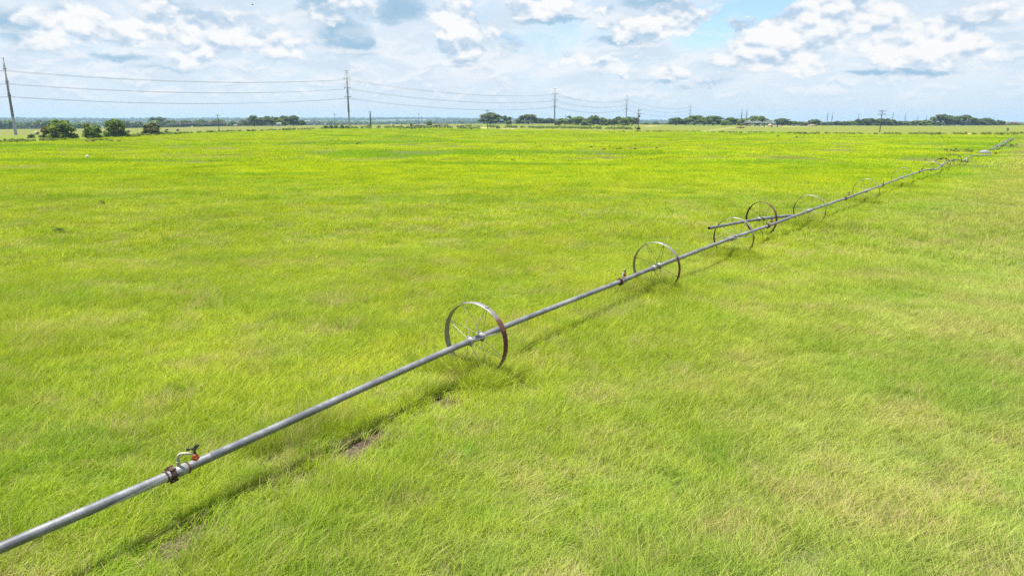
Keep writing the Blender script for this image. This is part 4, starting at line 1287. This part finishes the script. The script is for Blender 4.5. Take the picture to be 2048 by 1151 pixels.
# dark brush piles, timber and soil by the middle of the horizon
def log_pile(px0, px1, py, Y, hgt, seed, label, mat, cat='brush pile', group=None, name='brush_pile'):
    g = random.Random(seed)
    c = on((px0 + px1) / 2, Y); w = (px1 - px0) * Y / 1404
    r = empty(name, c, label, cat, group)
    mb = MB()
    n = int(26 + w * 2)
    for i in range(n):
        x = g.uniform(-.5, .5) * w; z = g.uniform(.1, 1) * hgt * (1 - (2 * abs(x) / w) ** 3 * .7)
        a = g.gauss(0, .5); L = g.uniform(1.0, 3.0); rr = g.uniform(.08, .24)
        dx, dy, dz = math.cos(a) * L / 2, math.sin(a) * L / 2, g.uniform(-.25, .25) * L
        y = g.uniform(-1, 1)
        mb.tube([(x - dx, y - dy, max(.05, z - dz)), (x + dx, y + dy, max(.05, z + dz))], [rr, rr * .7], 6)
    mb.build('branches', mat, r)
    return r
GB = 'dark brush piles by the meadow edge'
log_pile(865, 898, 254, 470, 1.5, 1, 'long dark pile of logs right of the round green bush', BRUSH, group=GB)
log_pile(825, 852, 254, 470, .8, 2, 'low dark pile of branches left of the round green bush', BRUSH, group=GB)
log_pile(915, 926, 254, 470, .7, 3, 'small dark branch pile right of the log pile', BRUSH, group=GB)
log_pile(1475, 1487, 258, 430, .7, 4, 'low orange brown scrap heap in the right pasture', RUSTM, 'scrap heap', None, 'scrap_heap')
c = on(822.5, 470); k = 470 / 1404
sh = empty('dark_shed', c, 'small dark shed at the left end of the brush piles', 'shed')
MB().box((0, 0, 2.2 * k), (4.2 * k, 1.4, 4.6 * k)).build('wall', BRUSH, sh)
MB().box((0, 0, 4.7 * k), (4.8 * k, 1.7, .14), Matrix.Rotation(.08, 4, 'Y')).build('roof', RUSTM, sh)
# farm trailer and stacked boards by the thin pole
c = on(996, 405); k = 405 / 1404
tr = empty('farm_trailer', c, 'dark farm trailer parked right of the thin wooden pole', 'trailer')
MB().box((0, 0, 2.2 * k), (7 * k, 1.8, .9 * k)).build('bed', BRUSH, tr)
MB().box((-2.6 * k, 0, 3.4 * k), (1.6 * k, 1.6, 2.0 * k)).build('engine', DARKWOOD, tr)
MB().tube([(3.5 * k, 0, 2.2 * k), (5.4 * k, 0, 1.2 * k)], .07, 6).build('drawbar', BRUSH, tr)
for sx in (-2.2, 2.2):
    for sy in (-.95, .95):
        MB().lathe([(0, -.12), (.42, -.12), (.45, 0), (.42, .12), (0, .12)], 16, Matrix.Translation((sx * k, sy, .42)) @ ROTY).build('wheel', TYRE, tr)
for i, (px, w, lab) in enumerate([(1010, 9, 'pale stack of boards right of the dark trailer'), (1026, 7, 'pale stack of boards left of the short dark post')]):
    c = on(px, 405)
    r = empty('board_stack', c, lab, 'board stack', 'stacked boards by the trailer', .05)
    for j in range(4):
        MB().box((0, 0, .10 + j * .17), (w * k * (1 - .07 * j), 1.0, .12)).build('board', WOODBOARD, r)
for px, lab in ((1018.5, 'short dark post between the two stacks of boards'), (1031, 'short dark post right of the board stacks')):
    o = MB().lathe([(.11, -.2), (.10, 1.2), (.05, 1.3), (0, 1.3)], 8).build('fence_post', DARKWOOD, None, on(px, 398)); tag(o, lab, 'post', 'short posts by the boards')

# ------------------------------------------------------------------ centre pivots
TRUSS_DARK = mottled('dull_truss', (.10, .105, .11), (.17, .175, .18), 2, .55, .3)
def pivot_line(nodes, label, hub_h=3.4, cam=1.6, TRUSS=TRUSS):
    org = nodes[0].copy()
    r = empty('center_pivot', org, label, 'pivot sprinkler', 'centre pivot sprinklers')
    for i in range(len(nodes) - 1):
        A, B = nodes[i] - org, nodes[i + 1] - org
        A = A + Vector((0, 0, hub_h)); B = B + Vector((0, 0, hub_h))
        d = (B - A); s = Vector((d.y, -d.x, 0)).normalized()
        n = 10
        topp = [A.lerp(B, k / n) + Vector((0, 0, cam * 4 * (k / n) * (1 - k / n))) for k in range(n + 1)]
        bot = [[A.lerp(B, k / n) + Vector((0, 0, cam * 4 * (k / n) * (1 - k / n) - 1.25 * min(1, 3 * k / n, 3 * (n - k) / n))) + s * (sd_ * .9 * min(1, 3 * k / n, 3 * (n - k) / n)) for k in range(n + 1)] for sd_ in (-1, 1)]
        sp = MB().tube(topp, .20, 8).build('span_pipe', TRUSS, r)
        mb = MB()
        for b in bot:
            mb.tube(b, .08, 5)
            for k in range(1, n):
                mb.tube([topp[k], b[k]], .065, 5)
                mb.tube([topp[k], b[k + (1 if k < n / 2 else -1)]], .055, 5)
        for k in range(1, n): mb.tube([bot[0][k], bot[1][k]], .045, 5)
        mb.build('truss', TRUSS, sp)
    for i, nd in enumerate(nodes):
        d = nodes[min(i + 1, len(nodes) - 1)] - nodes[max(i - 1, 0)]
        s = Vector((d.y, -d.x, 0)).normalized(); b = nd - org
        tw = MB()
        for sd_ in (-1, 1):
            tw.tube([b + Vector((0, 0, hub_h)), b + s * (1.9 * sd_) + Vector((0, 0, .55))], .12, 6)
        tw.tube([b + s * 1.9 + Vector((0, 0, .55)), b - s * 1.9 + Vector((0, 0, .55))], .09, 6)
        tw.tube([b + s * 1.0 + Vector((0, 0, 1.95)), b - s * 1.0 + Vector((0, 0, 1.95))], .05, 6)
        t = tw.build('tower', TRUSS, r)
        for sd_ in (-1, 1):
            M = Matrix.Translation(b + s * (1.9 * sd_) + Vector((0, 0, .55))) @ d.to_track_quat('Z', 'Y').to_matrix().to_4x4()
            MB().lathe([(.2, -.14), (.5, -.16), (.58, 0), (.5, .16), (.2, .14)], 18, M).build('wheel', TYRE, t)
    return r
pivot_line([on(1549.5, 500), on(1523.5, 535), on(1505, 566), on(1488, 594)], 'arched galvanised pivot sprinkler truss in front of the right oak clump', 2.9, 1.15)
pivot_line([on(452, 690), on(425, 650), on(395, 640), on(362, 660), on(328, 700)], 'long low dark pivot sprinkler behind the left pasture', 3.2, .7, TRUSS_DARK)
# dark low bales by the pivot
for i, px in enumerate((1484, 1493.5, 1499.5, 1509)):
    c = on(px, 600); c.z += .5
    r = empty('dark_bale', c, 'dark weathered bale lying in the row under the pivot sprinkler', 'hay bale', 'dark bales under the pivot', .4); r.scale = (.75,) * 3
    o = link(bpy.data.objects.new('roll', ME_BALE.copy() if i == 0 else bpy.data.objects['roll_dark'].data)) if False else part('roll', ME_BALE, r)
# soil heap, boulder-like mound and long pale pipe trailer
p = on(1550, 555); lumpy('soil_heap', (p.x, p.y, p.z + .2), (5.6, 2.2, .75), 8, EARTH, 'long low tan soil heap at the foot of the pivot tower', 'soil heap', 'tan soil heaps', .2)
p = on(1540, 553); lumpy('soil_heap', (p.x, p.y, p.z + .35), (1.7, 1.5, 1.7), 9, WOODBOARD, 'rounded pale pinkish mound left of the pivot tower', 'soil heap', 'tan soil heaps', .15)
p = on(1624, 600); lumpy('soil_heap', (p.x, p.y, p.z + .2), (4.2, 2.0, 1.3), 10, EARTH, 'pointed tan soil heap right of the long pale trailer', 'soil heap', 'tan soil heaps', .3)
c = on(1595, 600); k = 600 / 1404
lt = empty('flat_trailer', c, 'long low pale flatbed trailer right of the soil heaps', 'trailer')
MB().box((0, 0, 1.9 * k), (22 * k, 2.2, .55)).build('bed', WHITEP, lt)
for sx in (-7, 7, 8.6): MB().lathe([(0, -1.0), (.42, -1.0), (.45, 0), (.42, 1.0), (0, 1.0)], 14, Matrix.Translation((sx * k, 0, .42)) @ ROTY).build('wheel', TYRE, lt)

# ------------------------------------------------------------------ sheds and far houses
def house(px, Y, w, d, h, rh, label, wallm, roofm, rz=.2, cat='house', group=None, name='house', win=True):
    c = on(px, Y)
    r = empty(name, c, label, cat, group, rz)
    MB().box((0, 0, h / 2), (w, d, h)).build('wall', wallm, r)
    mb = MB()
    x, y = w / 2 + .4, d / 2 + .4
    vs = [(-x, -y, h), (x, -y, h), (x, y, h), (-x, y, h), (-x, 0, h + rh), (x, 0, h + rh)]
    mb.add(vs, [(0, 1, 5, 4), (2, 3, 4, 5), (1, 2, 5), (3, 0, 4), (3, 2, 1, 0)]); mb.build('roof', roofm, r)
    if win:
        for sx in (-.25, .25): MB().box((sx * w, -d / 2 - .02, h * .55), (w * .12, .06, h * .35)).build('window', GLASS, r)
        MB().box((0, -d / 2 - .02, h * .4), (w * .09, .06, h * .8)).build('door', BRUSH, r)
    return r
house(558.5, 600, 3.6, 3, 2.3, .5, 'white open shed in front of the oak grove', WHITEP, ROOF, -.1, 'shed', None, 'white_shed')
house(471, 640, 2.2, 2, 1.3, .3, 'tiny white box shed below the bare dead tree', WHITEP, WHITEP, 0, 'shed', None, 'white_shed', False)
house(580, 605, 1.9, 1.5, .6, .15, 'low white trough right of the white open shed', WHITEP, WHITEP, 0, 'trough', None, 'water_trough', False)
FH = 'white farmhouses on the far hills'
for px, Y, w, lab, rm in [(258, 2700, 14, 'far white house on the slope above the third bush', WHITEP), (319, 2500, 34, 'long pale far barn above the reddish bush', WHITEP), (281, 1150, 7, 'small white far shed left of the reddish bush', WHITEP),
                          (657, 1900, 22, 'far white roofed house left of the tall steel pole', WHITEP), (692, 1900, 24, 'far grey roofed house just behind the tall steel pole', ROOF), (413, 2900, 16, 'far white house behind the thin wooden pole', WHITEP),
                          (452, 3000, 20, 'far white house left of the bare dead tree', WHITEP), (838, 2900, 16, 'far white house on the hill behind the dark brush piles', WHITEP)]:
    house(px, Y, w, w * .6, w * .16, w * .10, lab, WHITEP, rm, .2, 'house', FH)
# low white rail along the far left road
c = on(60, 800)
rl = empty('rail_fence', c, 'long pale low fence running below the hazy trees at the left', 'fence')
mb = MB(); mb.box((0, 0, 1.5), (150, .12, .35)); mb.build('rail', WHITEP, rl)
mb = MB()
for i in range(26): mb.box((-75 + i * 6, .1, .6), (.18, .18, 1.9))
mb.build('posts', WOOD, rl)

# ------------------------------------------------------------------ far woodland on the plain and hills
def blob_tree(seed):
    L = [(x * 10, y * 10, z * 10, r * 10, s * 10) for x, y, z, r, s in lobes_for('oak' if seed % 2 else 'bush', 500 + seed)]
    V, F, rnd = leaf_cloud(L, 420, 1.15, 700 + seed)
    V[:, 2] *= 10 / np.percentile(V[:, 2], 99)
    return bpy.data.objects.new('far_tree_source', np_mesh('far_tree_source', V, F, LEAF_DARK if seed % 3 else LEAF_MID, {'rnd': ('FLOAT', rnd)}))
fsrc = [blob_tree(i) for i in range(6)]
g = np.random.default_rng(5)
pts = []
N = 26000
az = g.uniform(-R(44), R(44), N); rr = np.sqrt(g.uniform(850 ** 2, 5600 ** 2, N))
X, Y = rr * np.sin(az), rr * np.cos(az)
den = fbm(X / 330 + 3, Y / 600 + 8, 4)
near_hole = (rr < 1500) & (np.abs(den - .5) < .06)
keep = (den > .46) & ~near_hole & (g.random(N) < np.where(rr < 1700, .30, .75))
# a dense crest along the skyline
az2 = g.uniform(-R(44), R(44), 2600); r2 = g.uniform(4900, 5500, 2600)
X = np.concatenate([X[keep], r2 * np.sin(az2)]); Y = np.concatenate([Y[keep], r2 * np.cos(az2)])
n = len(X); print('far woodland', n)
hh = g.uniform(.55, 1.15, n) * np.where(g.random(n) < .06, 1.35, 1)
scl = np.stack([hh * g.uniform(1.1, 1.9, n), hh * g.uniform(1.1, 1.9, n), hh], -1)
rot = np.zeros((n, 3)); rot[:, 2] = g.uniform(0, 6.28, n)
P = np.stack([X, Y, terrain(X, Y) - .5], -1)
tag(scatter('woodland', P, rot, scl, g.integers(0, 6, n), fsrc), 'hazy blue green woodland covering the plain and hills to the skyline', 'woodland', None, 'stuff')

# ------------------------------------------------------------------ weeds
def weed_src(nm, seed, mat, lobes, n, size):
    V, F, rnd = leaf_cloud(lobes, n, size, seed)
    V[:, 2] = np.maximum(V[:, 2], -.05)
    return bpy.data.objects.new(nm, np_mesh(nm, V, F, mat, {'rnd': ('FLOAT', rnd)}))
wsrc = [weed_src('weed_a', 1, WEED_MAT, [(0, 0, .35, .5, .4), (.3, .1, .25, .35, .3)], 150, .13),
        weed_src('weed_b', 2, LEAF_DARK, [(0, 0, .4, .4, .45), (-.3, .1, .2, .35, .3)], 150, .13),
        weed_src('weed_c', 3, DRYWEED_MAT, [(0, 0, .4, .3, .45), (.2, .2, .3, .3, .35)], 120, .08),
        weed_src('weed_d', 4, LEAF_LIGHT, [(0, 0, .35, .45, .4)], 140, .13)]
g = np.random.default_rng(9)
XS, YS, SS, II = [], [], [], []
def strip(px0, px1, n, spread, smin, smax, probs, back=.0):
    px = g.uniform(px0, px1, n)
    kk = fbm(px / 9 + 7, px * 0 + n * .37, 5); px = px[kk + g.uniform(-.14, .14, n) > .46]; n = len(px)
    a = (px - 1024) / 1404
    azz = np.arctan(a); r = edge_r(azz) * (1 + back + g.normal(0, spread, n))
    XS.append(r * np.sin(azz)); YS.append(r * np.cos(azz)); SS.append(g.uniform(smin, smax, n)); II.append(g.choice(4, n, p=probs))
strip(-200, 340, 900, .035, .25, .75, (.4, .06, .14, .4), .03)
strip(200, 640, 1000, .010, .35, 1.0, (.4, .25, .1, .25), .02)
strip(560, 960, 1300, .045, .4, 1.2, (.46, .08, .12, .34), .05)
strip(930, 1280, 1500, .06, .4, 1.2, (.5, .05, .05, .4), .32)
strip(1270, 1640, 520, .022, .25, .75, (.45, .12, .1, .33), .01)
strip(1560, 1880, 600, .022, .25, .85, (.45, .2, .1, .25), .01)
strip(1840, 2500, 1900, .028, .3, .95, (.38, .08, .34, .2), .02)
# lone dark weeds standing in the far meadow, and rank growth round the collapsed pipes
def spots(pxs, pys, n, smin, smax, probs):
    px = g.uniform(*pxs, n); py = g.uniform(*pys, n)
    for a, b in zip(px, py):
        q = flat(a, b); XS.append(np.array([q.x])); YS.append(np.array([q.y]))
    SS.append(g.uniform(smin, smax, n)); II.append(g.choice(4, n, p=probs))
spots((1000, 1340), (300, 336), 34, .12, .32, (.2, .6, .1, .1))
spots((1150, 1250), (263, 266), 26, .3, .7, (.1, .8, .1, .0))
spots((800, 840), (257, 259.5), 9, .6, 1.1, (.1, .8, .1, .0))
spots((1480, 1900), (271, 279), 40, .2, .55, (.2, .6, .2, .0))
spots((590, 720), (283, 290), 22, .2, .5, (.2, .5, .3, 0))
spots((1040, 1420), (288, 300), 90, .2, .5, (.1, .15, .65, .1))
spots((170, 240), (280, 285), 30, .4, .8, (.2, .2, .6, 0))
spots((1890, 2000), (300, 312), 110, .15, .45, (.25, .05, .5, .2))
spots((1975, 2035), (274, 300), 60, .15, .4, (.35, .1, .3, .25))
spots((1850, 1990), (316, 330), 16, .15, .3, (.3, .6, .1, 0))
X, Y, S, I = map(np.concatenate, (XS, YS, SS, II))
n = len(X); rot = np.zeros((n, 3)); rot[:, 2] = g.uniform(0, 6.28, n)
P = np.stack([X, Y, terrain(X, Y)], -1)
scl = np.stack([S * g.uniform(.8, 1.6, n), S * g.uniform(.8, 1.6, n), S * g.uniform(.8, 1.2, n)], -1)
tag(scatter('weeds', P, rot, scl, I, wsrc), 'rank green and brown weeds along the edge of the meadow', 'weeds', None, 'stuff')
p = flat(205, 413); o = leaf_obj('weed_clump', [(0, 0, .22, .13, .16), (.1, 0, .18, .1, .12)], 160, .035, 55, LEAF_DARK); o.location = (p.x, p.y, 0)
tag(o, 'lone dark weed clump in the open meadow at the left', 'weed')
p = flat(118, 467); o = leaf_obj('weed_clump', [(0, 0, .18, .17, .1), (.15, 0, .15, .12, .1)], 140, .04, 56, WEED_MAT); o.location = (p.x, p.y, 0)
tag(o, 'low green weed clump below the lone dark one at the left', 'weed')

tsrc = [blade_patch('rank_tuft', .30, 420, .004, .009, .16, .44, 3, 5, 500 + i, .15) for i in range(4)]
XS, YS, SS = [], [], []
for K, W in zip(KNOTS, WHEEL_PX):
    for k in range(len(W)):
        hp = K[k + 1]; d = (K[k + 2] - K[k]).normalized(); s_ = Vector((d.y, -d.x, 0)).normalized()
        for j in range(44):
            u = g.uniform(-.75, .85); v = g.normal(-.05, .22)
            q = hp + s_ * u + d * v
            XS.append(q.x); YS.append(q.y); SS.append(g.uniform(.65, 1.15))
for j in range(45):
    t = g.uniform(0, 1); K = KNOTS[1]; q = K[0].lerp(K[1], t * 1.6) + Vector((LINE_D.y, -LINE_D.x, 0)) * g.normal(-.08, .14)
    XS.append(q.x); YS.append(q.y); SS.append(g.uniform(.4, .7))
X, Y, S = map(np.array, (XS, YS, SS)); n = len(X)
rot = np.zeros((n, 3)); rot[:, 2] = g.uniform(0, 6.28, n)
tag(scatter('rank_grass', np.stack([X, Y, terrain(X, Y)], -1), rot, np.stack([S, S, S], -1), g.integers(0, 4, n), tsrc), 'taller rank grass grown up round the wheels and under the pipe', 'grass', None, 'stuff')

# a bird high over the meadow
c = at(505, 9.5, 110)
mb = MB()
mb.tube([(-.20, 0, 0), (-.1, 0, .01), (.05, 0, .0), (.16, 0, -.01), (.24, 0, -.01)], [.012, .05, .06, .035, .01], 8)
for s in (-1, 1):
    mb.add([(.06, s * .03, .02), (-.06, s * .03, .02), (-.04, s * .24, .07), (-.07, s * .42, .03), (.02, s * .40, .045), (.07, s * .2, .075)], [(0, 1, 2, 5), (5, 2, 3, 4)])
o = mb.build('bird', BLACKP, None, c, (0, .1, .4)); o.scale = (.9, .9, .9); tag(o, 'small dark bird flying high in the upper left sky', 'bird')

# ------------------------------------------------------------------ air
m, nt = material('hazy_air')
v = nt.new('ShaderNodeVolumePrincipled')
v.inputs['Color'].default_value = (.50, .74, 1.0, 1); v.inputs['Density'].default_value = HAZE_DENSITY; v.inputs['Anisotropy'].default_value = .25
nt.l.new(v.outputs[0], nt.out.inputs['Volume'])
mb = MB(); mb.box((0, 2200, 4.5), (15000, 8600, 73))
o = mb.build('haze', m); tag(o, None, None, None, 'stuff')
